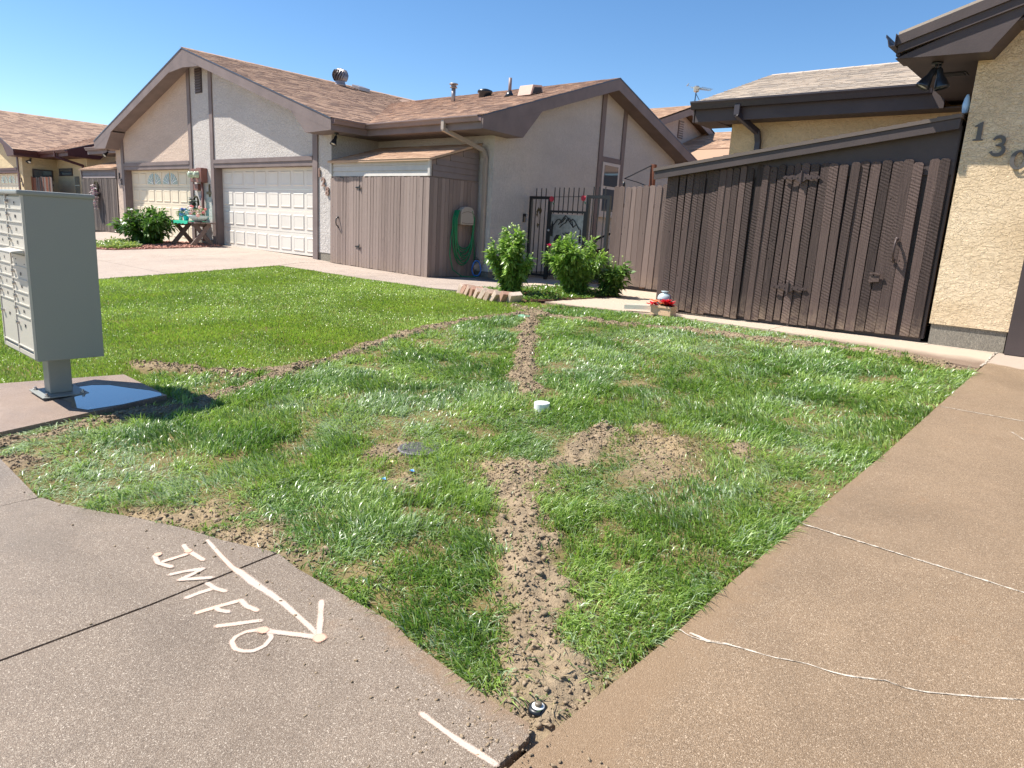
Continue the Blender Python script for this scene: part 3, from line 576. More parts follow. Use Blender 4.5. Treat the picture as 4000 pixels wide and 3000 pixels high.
def garage_door(parent, x0, x1, y, z0, mat, fans=False, cols=8):
    """four sections of raised panels, front towards -y"""
    hs = 2.14/4; d = MB()
    for k in range(4): d.box(x0, y, z0+k*hs+.003, x1, y+.05, z0+(k+1)*hs-.003)
    door = d.build('garage_door', mat, parent); cw = (x1-x0-.1)/cols
    for k in range(4):
        for c in range(cols):
            a = x0+.05+c*cw+.055; b_ = a+cw-.11; e = z0+k*hs+.085; f = z0+(k+1)*hs-.085
            if fans and k == 3 and c in (2,3,4,5):
                m = MB(); m.box(a-.02, y-.012, e-.02, b_+.02, y+.002, f+.02); pn = m.build('panel', mat, door)
                # half-fan light: glass quarter disc and spokes
                left = c in (2,4); R = min(b_-a, f-e)*1.0; cx_ = b_ if left else a; sg = -1 if left else 1
                ring = [Vector((cx_, y-.016, e+.02))]+[Vector((cx_+sg*(b_-a)*.95*math.cos(t), y-.016, e+.02+(f-e)*.9*math.sin(t))) for t in np.linspace(0, math.pi/2, 9)]
                m = MB(); m.prism(ring, (0,.006,0)); m.build('pane', M['glass'], door)
                m = MB()
                for t in (.35, .8, 1.22): m.bar((cx_, y-.019, e+.02), (cx_+sg*(b_-a)*.95*math.cos(t), y-.019, e+.02+(f-e)*.9*math.sin(t)), .02, .006, (0,1,0))
                m.build('muntin', M['white'], door)
                continue
            m = MB(); q = .022
            m.add([(a,y-.0005,e),(b_,y-.0005,e),(b_,y-.0005,f),(a,y-.0005,f),(a+q,y-.016,e+q),(b_-q,y-.016,e+q),(b_-q,y-.016,f-q),(a+q,y-.016,f-q),(a+2.6*q,y-.010,e+2.6*q),(b_-2.6*q,y-.010,e+2.6*q),(b_-2.6*q,y-.010,f-2.6*q),(a+2.6*q,y-.010,f-2.6*q)],
                  [(0,1,5,4),(1,2,6,5),(2,3,7,6),(3,0,4,7),(4,5,9,8),(5,6,10,9),(6,7,11,10),(7,4,8,11),(8,9,10,11)])
            m.build('panel', mat, door)
    return door
def spout(parent, pts, mat, w=.075, name='downspout'):
    b = MB()
    for a, c in zip(pts[:-1], pts[1:]):
        a, c = Vector(a), Vector(c); d = (c-a).normalized(); b.bar(a-d*.015, c+d*.015, w, w*.75, (0,1,0) if abs(d.y) < .7 else (1,0,0))
    return b.build(name, mat, parent, bevel=.008)
def gutterbar(b, a, c, out, z, h=.11, d=.12):
    """K-style gutter trough between a and c (xy), opening up; out = outward unit xy"""
    A, C_ = Vector((*a, z)), Vector((*c, z)); o = Vector((*out, 0))
    prof = [(0,-h),(d*.62,-h),(d*.8,-h*.45),(d,-h*.2),(d,0),(d*.93,0),(d*.93,-h*.18),(d*.72,-h*.42),(d*.56,-h*.93),(.006,-h*.93),(.006,0),(0,0)]
    ring = [A+o*p+Vector((0,0,q)) for p, q in prof]; b.prism(ring, C_-A)
def digits_text(parent, txt, size, x, y, z, mat, step, name='digit', extr=.012, off=.006):
    for i, ch in enumerate(txt):
        cu = bpy.data.curves.new('digit', 'FONT'); cu.body = ch; cu.size = size; cu.extrude = extr; cu.offset = off; cu.align_x = 'CENTER'; cu.resolution_u = 4
        to = bpy.data.objects.new('tmp', cu); COL.objects.link(to); bpy.context.view_layer.update()
        me = bpy.data.meshes.new_from_object(to.evaluated_get(bpy.context.evaluated_depsgraph_get())); bpy.data.objects.remove(to); bpy.data.curves.remove(cu)
        me.materials.clear(); me.materials.append(mat); me.name = name
        inst(me, name, parent, (x+step[0]*i, y, z+step[1]*i), (math.pi/2, 0, 0))
def floodlight(loc, label, aim=(.3,-.5,-.8), lens=True, arm=(0,0,0), heads=1):
    t = thing('flood_light', loc, label, 'lamp', 'flood lights under the eaves'); L = Vector(loc)
    m = MB(); m.lathe([(.001,0),(.055,0),(.055,.02),(.02,.03)], L-Vector((0,0,.03)), 14); m.build('mounting_plate', M['blackmetal'], t, True)
    for k in range(heads):
        a = Vector(aim); a = Vector((a.x+.55*k, a.y+.2*k, a.z)).normalized(); e = L+Vector((.05*k-.02,0,-.08))
        m = MB(); m.tube([L+Vector((.03*k,0,-.02)), e], .014, 8); m.build('arm', M['blackmetal'], t, True)
        m = MB(); m.lathe([(.02,-.02),(.032,0),(.034,.07),(.052,.11),(.07,.17),(.076,.2),(.072,.2),(.066,.175),(.001,.172)], e, 16, a); h = m.build('lamp_head', M['blackmetal'], t, True)
        m = MB(); m.lathe([(.001,.176),(.064,.178),(.064,.181),(.001,.186)], e, 14, a); m.build('lens', M['lens'], h, True)
    return t
# ---------------------------------------------------------------- duplex house
def duplex(cx, label, wallR, wallL, trim, gut, doorR, doorL, nsing, near=True, fansR=False, shing=None, trimg=None):
    Y0 = 9.75; hw = 6.37; t = thing('house', (cx, Y0, .6), label, 'house', 'tiled-roof duplex houses'); sh = shing or M['shingle_brown']
    AP = 5.87; SL = .313; EV = 7.0; YR = 9.3; RE = 3.68; YB = 10.27; RB = 14.88; SB = .33; XB = cx+10.65; XW = cx+10.2; YW = 11.1
    zr = lambda r: AP-SL*abs(r); X = lambda r: cx+r; zB = lambda y: RE+SB*(y-YB)
    # facade as piers, lintel field and gable, two halves with their own render
    for s, wm in ((1, wallR), (-1, wallL)):
        m = MB(); z = lambda r: zr(r)-.20
        def pc(r0, r1, z0, z1=None):
            a, b_ = sorted((r0*s, r1*s))
            m.prism([(X(a),Y0,z0),(X(b_),Y0,z0),(X(b_),Y0,z1 if z1 else z(b_)),(X(a),Y0,z1 if z1 else z(a))], (0,.224,0))
        if s > 0: pc(-.75,.75,.74,2.9)
        pc(5.65,hw,.74,2.9)
        if s > 0: m.prism([(X(-.75),Y0,2.9),(X(hw),Y0,2.9),(X(hw),Y0,z(hw)),(X(0),Y0,z(0)),(X(-.75),Y0,z(.75))], (0,.224,0))
        else: m.prism([(X(-hw),Y0,2.9),(X(-.75),Y0,2.9),(X(-.75),Y0,z(.75)),(X(-hw),Y0,z(hw))], (0,.224,0))
        m.prism([(X(s*hw),Y0+.2245,.62),(X(s*hw),YW,.62),(X(s*hw),YW,3.6),(X(s*hw),Y0+.2245,3.6)], (-.2*s,0,0))
        if s > 0 or not near:
            m.prism([(X(s*(hw-.2)),YW,.62),(X(s*10.2),YW,.62),(X(s*10.2),YW,3.62),(X(s*(hw-.2)),YW,3.62)], (0,.2,0))
            m.prism([(X(s*10.2),YW+.2,.62),(X(s*10.2),18.7,.62),(X(s*10.2),18.7,zB(11.06)-.1),(X(s*10.2),RB,zB(RB)-.15),(X(s*10.2),YW+.2,zB(YW+.2)-.12)], (-.2*s,0,0))
        else:
            m.prism([(X(s*(hw-.2)),YW,.62),(X(s*10.2),YW,.62),(X(s*10.2),YW,3.62),(X(s*(hw-.2)),YW,3.62)], (0,.2,0))
        m.build('wall', wm, t)
        f = MB(); f.box(*sorted((X(s*5.65), X(s*(hw-.01))))[:1], Y0+.01, .3, sorted((X(s*5.65), X(s*(hw-.01))))[1], Y0+.22, .739); f.box(min(X(s*(hw-.02)), X(s*10.19)), YW+.01, .3, max(X(s*(hw-.02)), X(s*10.19)), YW+.19, .619); f.box(min(X(s*10.02), X(s*10.19)), YW+.2, .3, max(X(s*10.02), X(s*10.19)), 18.6, .619); f.build('foundation', M['found'], t)
    f = MB(); f.box(X(-.74), Y0+.01, .3, X(.74), Y0+.22, .739); f.build('foundation', M['found'], t)
    # trims
    tr = MB(); p = .035
    for s in (1, -1):
        for r0, r1, zb in ((.57,.75,.6),(5.65,5.85,.55)):
            a, b_ = sorted((r0*s, r1*s)); zt = lambda r: zr(r)-.2
            tr.prism([(X(a),Y0-p,zb),(X(b_),Y0-p,zb),(X(b_),Y0-p,zt(b_)),(X(a),Y0-p,zt(a))], (0,p-.002,0))
        a, b_ = sorted((.752*s, 5.648*s)); tr.box(X(a), Y0-p+.008, 2.745, X(b_), Y0+.05, 2.86); tr.box(X(a), Y0-p-.012, 2.862, X(b_), Y0-.002, 2.965)
        for r in (.752, 5.648):   # door reveals
            a, b_ = sorted((X(r*s), X((r+.02 if r < 1 else r-.02)*s))); tr.box(a, Y0+.002, .58, b_, Y0+.222, 2.744)
        a, b_ = sorted((.772*s, 5.628*s)); tr.box(X(a), Y0+.052, 2.747, X(b_), Y0+.222, 2.775)
    tr.build('trim_board', trim, t)
    garage_door(t, X(.775), X(5.625), Y0+.2, .605, doorR, fansR); garage_door(t, X(-5.625), X(-.775), Y0+.2, .605, doorL, True)
    # louvred gable vent
    v = MB(); v.box(X(-.23), Y0-.02, 4.78, X(.17), Y0-.001, 5.44); vo = v.build('gable_vent', M['trim_dark'], t)
    for k in range(9):
        q = MB(); z0 = 4.81+k*.069; q.add([(X(-.2),Y0-.024,z0+.04),(X(.14),Y0-.024,z0+.04),(X(.14),Y0-.05,z0),(X(-.2),Y0-.05,z0),(X(-.2),Y0-.024,z0+.05),(X(.14),Y0-.024,z0+.05),(X(.14),Y0-.05,z0+.01),(X(-.2),Y0-.05,z0+.01)], [(0,1,2,3),(4,5,6,7),(2,3,7,6),(0,1,5,4),(1,2,6,5),(3,0,4,7)]); q.build('slat', trim, vo)
    # roofs: decks, then tabs
    rf = MB(); th = .10
    rf.prism([(X(0),YR+.012,AP-.005),(X(EV)-.012,YR+.012,zr(EV)-.002),(X(EV)-.012,24,zr(EV)-.002),(X(0),24,AP-.005)], (0,0,-th)); rf.prism([(X(0),YR+.012,AP),(X(-EV)+.012,YR+.012,zr(EV)),(X(-EV)+.012,24,zr(EV)),(X(0),24,AP)], (0,0,-th))
    for s in (1, -1):
        xi = X(s*1.2); xo = X(s*10.635); a, b_ = sorted((xi, xo))
        rf.prism([(a,YB+.012,RE-.001),(b_,YB+.012,RE-.001),(b_,RB,zB(RB)-.005),(a,RB,zB(RB)-.005)], (0,0,-th)); rf.prism([(a,RB,zB(RB)-.005),(b_,RB,zB(RB)-.005),(b_,19.5,RE-.005),(a,19.5,RE-.005)], (0,0,-th))
    roof = rf.build('roof', sh, t); rnd = random.Random(int(abs(cx)*10))
    sA = math.hypot(1, SL); keepA = lambda c: c.y < YB or c.z > zB(c.y)-.02
    shingles(roof, (X(EV)+.02,YR-.02,zr(EV)), (0,1,0), (-1,0,SL), 14.3, EV*sA, sh, keepA, nsing//2, rnd=rnd)
    keepB = lambda c: c.z > zr(c.x-cx)-.01
    shingles(roof, (X(2.2),YB-.03,RE-.008), (1,0,0), (0,1,SB), 10.65-2.2+.02, (RB-YB)*math.hypot(1, SB), sh, keepB, nsing-nsing//2, rnd=rnd)
    # ridge caps
    rc = MB()
    for k in range(48): y = YR+.3*k; rc.prism([(X(-.14),y,AP-.035),(X(0),y,AP+.026),(X(.14),y,AP-.035),(X(.13),y,AP-.05),(X(0),y,AP+.008),(X(-.13),y,AP-.05)], (0,.31,.006))
    rc.build('ridge_cap', sh, roof)
    # fascias, soffits, gutters
    fa = MB(); so_ = MB()
    for s in (1, -1):
        e = lambda r, dz: (X(s*r), YR, zr(r)+dz)
        fa.prism([e(0,-.02), e(EV,-.02), e(EV,-.25), e(0,-.27)], (0,.038,0)); fa.prism([e(0,-.27), e(0,-.5+.0), e(.95,-.26)], (0,.034,0))
        # boxed return at the foot of the rake
        fa.prism([(X(s*EV),YR+.002,zr(EV)-.25),(X(s*(hw-.35)),YR+.002,zr(EV)-.27),(X(s*(hw-.95)),YR+.002,zr(hw-.95)-.255)], (0,Y0-YR-.003,0))
        so_.prism([(X(0),YR+.04,AP-.21),(X(s*(hw-.2)),YR+.04,zr(hw-.2)-.21),(X(s*(hw-.2)),Y0-.001,zr(hw-.2)-.21),(X(0),Y0-.001,AP-.21)], (0,0,.02))
        # side eave: fascia, flat soffit
        y1 = YB+.08; a, b_ = sorted((X(s*EV), X(s*(EV-.03)))); fa.box(a, YR+.04, zr(EV)-.255, b_, y1, zr(EV)-.03)
        a, b_ = sorted((X(s*(EV-.031)), X(s*(hw+.001)))); so_.box(a, YR+.04, zr(EV)-.25, b_, YW-.001, zr(EV)-.235)
        a, b_ = sorted((X(s*EV), X(s*10.61))); fa.box(a, YB, RE-.255, b_, YB+.03, RE-.03)
        a, b_ = sorted((X(s*(hw+.002)), X(s*10.61))); so_.box(a, YB+.031, RE-.25, b_, YW-.001, RE-.236)
        if s > 0 or not near:
            x_ = s*10.65; fa.prism([(X(x_),YB,RE-.02),(X(x_),RB,zB(RB)-.02),(X(x_),RB,zB(RB)-.27),(X(x_),YB,RE-.25)], (-.038*s,0,0)); fa.prism([(X(x_),RB,zB(RB)-.02),(X(x_),19.5,RE-.02),(X(x_),19.5,RE-.25),(X(x_),RB,zB(RB)-.27)], (-.038*s,0,0))
            fa.prism([(X(x_),RB,zB(RB)-.27),(X(x_),RB+.75,zB(RB)-.5),(X(x_),RB-.75,zB(RB)-.5)], (-.03*s,0,0)) if False else None
            fa.prism([(X(x_)-.002*s,YB,RE-.25),(X(x_)-.002*s,YW+.38,RE-.27),(X(x_)-.002*s,YW+.95,zB(YW+.95)-.26)], (-.44*s,0,0))
            so_.prism([(X(x_-.04*s),YW,zB(YW)-.21),(X(x_-.04*s),RB,zB(RB)-.21),(X(s*10.2),RB,zB(RB)-.21),(X(s*10.2),YW,zB(YW)-.21)], (0,0,.02)); so_.prism([(X(x_-.04*s),19.4,RE-.2),(X(x_-.04*s),RB,zB(RB)-.21),(X(s*10.2),RB,zB(RB)-.21),(X(s*10.2),19.4,RE-.2)], (0,0,.02))
    fa.build('fascia', trim, t); so_.build('soffit', trimg or trim, t)
    for s in (1, -1):
        gu = MB(); gutterbar(gu, (X(s*EV), YR+.03), (X(s*EV), YB+(-.12)), (s,0), RE-.01); gu.build('gutter', gut, t)
        gu = MB(); gutterbar(gu, (X(s*(EV)), YB), (X(s*10.6), YB), (0,-1), RE-.01); gu.build('gutter', gut, t)
        de = MB(); de.prism([(X(0),YR-.012,AP+.012),(X(s*EV),YR-.012,zr(EV)+.012),(X(s*EV),YR-.012,zr(EV)-.018),(X(0),YR-.012,AP-.018)], (0,.011,0)); de.build('drip_edge', M['drip'], t)
        if s > 0:
            de = MB(); q = X(10.65); de.prism([(q,YB,RE+.008),(q,RB,zB(RB)+.008),(q,RB,zB(RB)-.019),(q,YB,RE-.019)], (.011,0,0)); de.prism([(q,RB,zB(RB)+.008),(q,19.5,RE+.008),(q,19.5,RE-.019),(q,RB,zB(RB)-.019)], (.0105,0,0)); de.build('drip_edge', M['drip'], t)
    return t, X, roof
house_a, XA, roof_a = duplex(-20.6, 'long duplex with two garage doors and brown shingle roof beyond the mown lawn', M['stucco_grey'], M['stucco_tan'], M['trim'], M['gutter'], M['door_white'], M['door_cream'], 300)
house_b, XN, roof_b = duplex(-44.1, 'yellowish duplex partly hidden behind the mailbox, dark brown eaves', M['stucco_yellow'], M['stucco_yellow'], M['trim_rust'], M['trim_rust'], M['door_cream'], M['door_cream'], 300, near=False, fansR=True)
# wing of the long duplex: window, trims, downspout
wx = -10.4
b = MB()
for y0, y1 in ((14.86,15.03),(15.85,16.0)):
    zt = lambda y: 3.68+.33*((y if y < 14.88 else 2*14.88-y)-10.27)-.2
    b.prism([(wx,y0,.6),(wx,y1,.6),(wx,y1,zt(y1)),(wx,y0,zt(y0))], (.035,0,0))
b.box(wx+.001, 15.032, 3.33, wx+.03, 15.848, 3.45); b.build('trim_board', M['trim'], house_a)
b = MB(); b.box(wx+.001, 15.05, 2.05, wx+.045, 15.83, 3.32); wn = b.build('window', M['frame_white'], house_a)
b = MB(); b.box(wx+.0455, 15.13, 2.75, wx+.05, 15.75, 3.25); b.build('pane', M['glass'], wn)
b = MB(); b.box(wx+.0455, 15.13, 2.13, wx+.05, 15.75, 2.68); b.build('pane', M['glass'], wn)
b = MB(); b.box(wx+.001, 14.98, 1.98, wx+.09, 15.9, 2.045); b.build('window_sill', M['frame_white'], wn)
spout(house_a, [(-11.0,10.2,3.62),(-11.0,10.2,3.45),(-10.6,10.98,3.12),(-10.57,11.04,2.98),(-10.57,11.04,.82),(-10.62,10.88,.7)], M['spout'], .085)
# neighbour: window, downspout, board fence
b = MB(); b.box(XN(6.4)+.0, 10.1, 2.5, XN(6.4)+.03, 10.9, 2.95); wn = b.build('window', M['trim_dark'], house_b); b = MB(); b.box(XN(6.4)+.031, 10.16, 2.55, XN(6.4)+.036, 10.84, 2.9); b.build('pane', M['glass'], wn)
b = MB(); b.box(XN(6.7), 11.06, 2.72, XN(8.4), 11.098, 3.05); wn = b.build('window', M['trim_dark'], house_b); b = MB(); b.box(XN(6.75), 11.05, 2.76, XN(8.35), 11.059, 3.0); b.build('pane', M['glass'], wn)
spout(house_b, [(XN(9.3),10.2,3.6),(XN(9.3),10.2,3.42),(XN(10.0),11.0,3.12),(XN(10.0),11.03,.8)], M['trim_rust'], .1)
fn = thing('board_fence', (XN(8.0), 10.2, .6), 'weathered mixed grey and red board fence beside the yellowish duplex', 'fence')
b = MB(); b.box(XN(6.45), 10.06, .9, XN(9.2), 10.1, .98); b.box(XN(6.45), 10.06, 2.2, XN(9.2), 10.1, 2.28); b.build('rail', M['picket_grey'], fn)
pickets(fn, XN(6.42), XN(9.25), 10.04, .64, 2.58, None, .14, axis='x', rnd=random.Random(8), mats=lambda i, r: M['picket_red'] if i < 4 or r.random() < .18 else M['picket_grey'], jit=2)
# ---------------------------------------------------------------- shed of the long duplex (right unit)
def hinge(parent, x, y, z, mat, s=1., mirror=True, axis='x'):
    """ornamental strap hinge: two tapering leaves and a knuckle"""
    b = MB()
    for sg in ((-1, 1) if mirror else (-1,)):
        P = [(0,.055),(.03,.04),(.06,.018),(.10,.026),(.14,.012),(.175,.02),(.2,0)]
        ring = [(x+sg*p*s, y, z+q*s) for p, q in P]+[(x+sg*p*s, y, z-q*s) for p, q in P[::-1][1:]]
        b.prism(ring, (0,-.008,0))
        for p in (.04,.1,.16): b.lathe([(.001,0),(.009*s,0),(.006*s,.006)], (x+sg*p*s, y-.008, z), 8, (0,-1,0))
    b.tube([(x,y-.01,z-.07*s),(x,y-.01,z+.07*s)], .011*s, 8); return b.build('hinge', mat, parent)
def pull(parent, x, y, z, mat, h=.22):
    b = MB(); b.tube([(x,y,z+h/2),(x,y-.03,z+h/2-.01),(x,y-.055,z+h*.25),(x,y-.06,z),(x,y-.05,z-h*.3),(x,y-.02,z-h/2+.02),(x,y,z-h/2)], [.012,.014,.012,.013,.012,.014,.012], 8)
    for q in (h/2, -h/2): b.lathe([(.001,0),(.024,0),(.02,.008),(.008,.012)], (x,y,z+q), 10, (0,-1,0))
    return b.build('handle', mat, parent, True)
def shed_a(x0, x1, y0, y1, base, label, pm, sid, sid2, roofm, front=True, hx=None, mir=1):
    t = thing('storage_shed', ((x0+x1)/2, (y0+y1)/2, .5), label, 'shed'); pk = 2.47; zf = 2.81; zb = 3.24
    side = x1 if mir > 0 else x0
    b = MB(); b.box(x0+.03, y0+.045, .5, x1-.03, y0+.06, 2.75); b.prism([(side-.05*mir,y0+.06,.5),(side-.05*mir,y1-.02,.5),(side-.05*mir,y1-.02,zb-.04),(side-.05*mir,y0+.06,zf-.02)], (.02*mir,0,0)); b.build('wall', pm, t)
    rnd = random.Random(int(x1*7)); pickets(t, x0, x1, y0, base, pk, pm, .1, rnd=rnd, jit=.7, ear=.016)
    if mir > 0: pickets(t, y0+.02, y1-.01, side-.012, lambda c: .49, 2.47, pm, .105, axis='y', rnd=rnd, jit=.5, ear=.012)
    # lap siding above the boards
    for k in range(3):
        z = 2.49+k*.11; b = MB(); b.prism([(x0+.07,y0+.012,z),(x0+.07,y0+.03,z+.108),(x0+.07,y0+.04,z+.108),(x0+.07,y0+.04,z)], (x1-x0-.14,0,0)); b.build('siding_board', sid2, t)
    if mir > 0:
        for k in range(7):
            z = 2.49+k*.115; zc = lambda y: zf-.03+(zb-zf)*(y-y0)/(y1-y0); ys = y0+.08
            while ys < y1-.1 and zc(ys) < z+.112: ys += .02
            if ys > y1-.2: break
            b = MB(); b.prism([(side-.008,ys,z),(side-.022,ys,z+.112),(side-.035,ys,z+.112),(side-.035,ys,z)], (0,y1-ys-.02,0)); b.build('siding_board', sid, t)
    for q0 in (x0, x1-.066): b = MB(); b.box(q0, y0-.012, 2.49, q0+.065, y0+.03, 2.83); b.build('corner_board', sid2, t)
    sl = (zb-zf)/(y1-y0); b = MB(); b.prism([(x0-.02,y0-.06,zf+.02-.06*sl),(x1+.04,y0-.06,zf+.02-.06*sl),(x1+.04,y1-.003,zb+.02),(x0-.02,y1-.003,zb+.02)], (0,0,-.035)); rf = b.build('roof', roofm, t)
    shingles(rf, (x0-.01,y0-.075,zf+.02-.075*sl), (1,0,0), (0,1,sl), x1-x0+.05, (y1-y0)*1.06+.05, roofm, None, 160, rnd=rnd, exp=.15)
    if mir > 0:
        hinge(t, -13.02, y0-.012, 2.25, M['black'], .8, False); hinge(t, -13.02, y0-.012, .97, M['black'], .8, False); pull(t, -13.83, y0-.012, 1.48, M['black'])
    return t
shed128 = shed_a(-14.16, -10.76, 9.67, 11.07, lambda c: np.interp(c, [-14,-10.8], [.54,.49]), 'mauve board shed with lap siding built against the garage', M['picket_mauve'], M['siding'], M['siding_grey'], M['shingle_tan'])
shed126 = shed_a(-30.4, -27.0, 9.72, 11.07, lambda c: .62, 'weathered grey board shed left of the cream garage door', M['picket_grey'], M['siding'], M['siding'], M['shingle_tan'], mir=-1)
# ---------------------------------------------------------------- right-hand house
h3 = thing('house', (1.5, 8.98, .58), 'tan house at the right edge with trowelled stucco and dark brown eaves', 'house'); YQ = 8.98
m = MB(); m.prism([(-1.59,YQ,.789),(-.845,YQ,.789),(-.845,YQ,4.1),(-1.59,YQ,3.7)], (0,.22,0)); m.prism([(-.845,YQ,2.83),(4.3,YQ,2.83),(4.3,YQ,5.5),(-.845,YQ,4.1)], (0,.22,0)); m.build('wall', M['stucco_130'], h3)
m = MB(); m.prism([(-1.59,YQ+.2205,.62),(-1.59,11.5,.62),(-1.59,11.5,3.7),(-1.59,YQ+.2205,3.7)], (.2,0,0)); m.box(-5.4, 11.5, .5, -1.39, 11.7, 3.62); m.prism([(-5.4,11.7,.5),(-5.4,16.4,.5),(-5.4,16.4,3.6),(-5.4,14.1,4.6),(-5.4,11.7,3.8)], (.2,0,0)); m.build('wall', M['stucco_130b'], h3)
f = MB(); f.box(-1.57, YQ+.02, .3, -.86, YQ+.21, .788); f.build('foundation', M['found'], h3)
tr = MB(); tr.box(-.845, YQ-.05, .56, -.65, YQ+.21, 2.93); tr.box(-.645, YQ-.04, 2.73, 4.3, YQ-.001, 2.93); tr.build('trim_board', M['trim_dark'], h3)
garage_door(h3, -.66, 4.2, YQ+.215, .6, M['door_cream'])
XE = -2.30; ZE = 3.80; AP3 = ZE+.313*7; XC = XE+7; zc = lambda x: AP3-.313*abs(x-XC); YR3 = 8.56
rf = MB(); rf.prism([(XC,YR3+.01,AP3),(XE+.01,YR3+.01,ZE+.003),(XE+.01,22,ZE+.003),(XC,22,AP3)], (0,0,-.06)); rf.prism([(XC,YR3+.01,AP3),(11.6,YR3+.01,3.8),(11.6,22,3.8),(XC,22,AP3)], (0,0,-.06))
rf.prism([(-5.91,11.11,3.74),(-.5,11.11,3.74),(-.5,14.1,4.737),(-5.91,14.1,4.737)], (0,0,-.06)); rf.prism([(-5.91,14.1,4.737),(-.5,14.1,4.737),(-.5,17.1,3.74),(-5.91,17.1,3.74)], (0,0,-.06))
roof3 = rf.build('roof', M['shingle_grey'], h3)
shingles(roof3, (-5.95,11.08,3.745), (1,0,0), (0,1,.3333), 5.0, 3.16, M['shingle_grey'], lambda c: c.z > zc(c.x)-.01 or c.x < XE, 260, rnd=random.Random(4))
shingles(roof3, (XE-.01,14.3,ZE), (0,-1,0), (1,0,.313), 5.6, .85, M['shingle_dark'], lambda c: c.y < 11.3, 40, rnd=random.Random(9))
rc = MB()
for k in range(18): x = -5.92+.3*k; rc.prism([(x,13.96,4.71),(x,14.1,4.768),(x,14.24,4.71),(x,14.1,4.75)], (.31,0,.004))
rc.build('ridge_cap', M['shingle_grey'], roof3)
fa = MB(); so_ = MB()
e = lambda x, dz: (x, YR3, zc(x)+dz)
fa.prism([e(XE,-.03), e(4.6,-.03), e(4.6,-.13), e(XE,-.13)], (0,.05,0)); fa.prism([(x, YR3+.022, zc(x)+d) for x, d in ((XE+.02,-.132),(4.6,-.132),(4.6,-.27),(XE+.02,-.21))], (0,.04,0))
fa.prism([(XE+.003,YR3+.05,3.55),(-1.45,YR3+.05,3.53),(-1.1,YR3+.05,zc(-1.1)-.17)], (0,YQ-.001-YR3-.05,0)); fa.box(XE, YR3+.066, 3.58, XE+.04, 11.12, 3.76)
fa.box(-5.9, 11.1, 3.45, XE+.03, 11.14, 3.70); fa.prism([(-5.92,11.1,3.45),(-5.92,11.1,3.72),(-5.92,14.1,4.72),(-5.92,14.1,4.5)], (.04,0,0)); fa.prism([(-5.92,14.1,4.72),(-5.92,17.1,3.72),(-5.92,17.1,3.45),(-5.92,14.1,4.5)], (.04,0,0)); fa.prism([(-5.915,11.1,3.45),(-5.915,11.75,3.44),(-5.915,12.3,3.98)], (.4,0,0))
fa.build('fascia', M['trim_dark'], h3)
so_.box(XE+.042, YR3+.066, 3.545, -1.592, 11.49, 3.56); so_.box(-5.88, 11.141, 3.455, -1.6, 11.499, 3.469); so_.prism([(-1.59,YR3+.07,3.7),(4.6,YR3+.07,3.7+.313*6.19),(4.6,YQ-.002,3.7+.313*6.19),(-1.59,YQ-.002,3.7)], (0,0,-.02))
sof = so_.build('soffit', M['trim_dark'], h3)
b = MB(); b.box(-2.1, 9.45, 3.537, -1.78, 9.65, 3.544)
for k in range(3): b.box(-2.08, 9.47+k*.06, 3.53, -1.8, 9.5+k*.06, 3.536)
b.build('soffit_vent', M['black'], h3)
gu = MB(); gutterbar(gu, (-5.93,11.1), (-2.44,11.1), (0,-1), 3.76, .12, .13); gu.build('gutter', M['gutter_dark'], h3)
gu = MB(); gutterbar(gu, (XE,YR3-.03), (XE,11.08), (-1,0), 3.78, .12, .1); gu.build('gutter', M['gutter_dark'], h3)
spout(h3, [(-5.12,11.03,3.66),(-5.12,11.03,3.52),(-4.92,11.42,3.30),(-4.9,11.45,3.15),(-4.9,11.45,.6)], M['gutter_dark'], .09)
b = MB(); b.lathe([(.001,0),(.03,.02),(.038,.09),(.026,.16),(.012,.2),(.001,.2)], (-1.64,9.05,3.02), 10); o = b.build('plastic_film', paint('pale_blue_film', S(170,205,235), .2, .6), loc=(-1.64,9.05,3.02), smooth=True); tag(o, 'crumpled pale blue film stuck at the tan wall corner under the eave', 'film')
# big serif digits 1 3 0
nm = thing('house_number', (-1.28, 8.97, 2.55), 'large grey metal digits 130 stepping down the tan wall', 'house number'); yN = YQ-.016
gm = paint('digit_grey', S(92,88,84), .5, .4, .1, 20)
def D2(x, z): return (x, yN, z)
b = MB(); x, z = -1.461, 2.737; b.prism([D2(x+q[0], z+q[1]) for q in ((-.045,0),(.045,0),(.045,.014),(.026,.02),(.026,.186),(.012,.186),(-.045,.148),(-.045,.138),(-.018,.142),(-.018,.02),(-.045,.014))], (0,.014,0)); b.build('digit', gm, nm)
def arc(cx, cz, rx, rz, a0, a1, n=14): return [D2(cx+rx*math.cos(math.radians(a0+(a1-a0)*k/n)), cz+rz*math.sin(math.radians(a0+(a1-a0)*k/n))) for k in range(n+1)]
x, z = -1.27, 2.585; b = MB(); P = arc(x, z+.140, .046, .043, 165, -88); b.ribbon(P, [.026]+[.016+.02*math.sin(math.pi*k/14) for k in range(1, 15)], (0,-1,0), .014)
P = arc(x, z+.052, .056, .05, 88, -165); b.ribbon([D2(p[0], p[2]) for p in P], [.016+.022*math.sin(math.pi*k/14) for k in range(14)]+[.03], (0,-1,0), .0137); b.bar(D2(x-.02, z+.0985), D2(x+.015, z+.0985), .014, .016, (0,0,1)); b.build('digit', gm, nm)
x, z = -1.065, 2.536; b = MB(); P = [D2(x+.058*math.cos(t), z+.085*math.sin(t)) for t in np.linspace(0, 2*math.pi, 33)]; b.ribbon(P, [.018+.022*abs(math.cos(t)) for t in np.linspace(0, 2*math.pi, 33)], (0,-1,0), .014); b.build('digit', gm, nm)
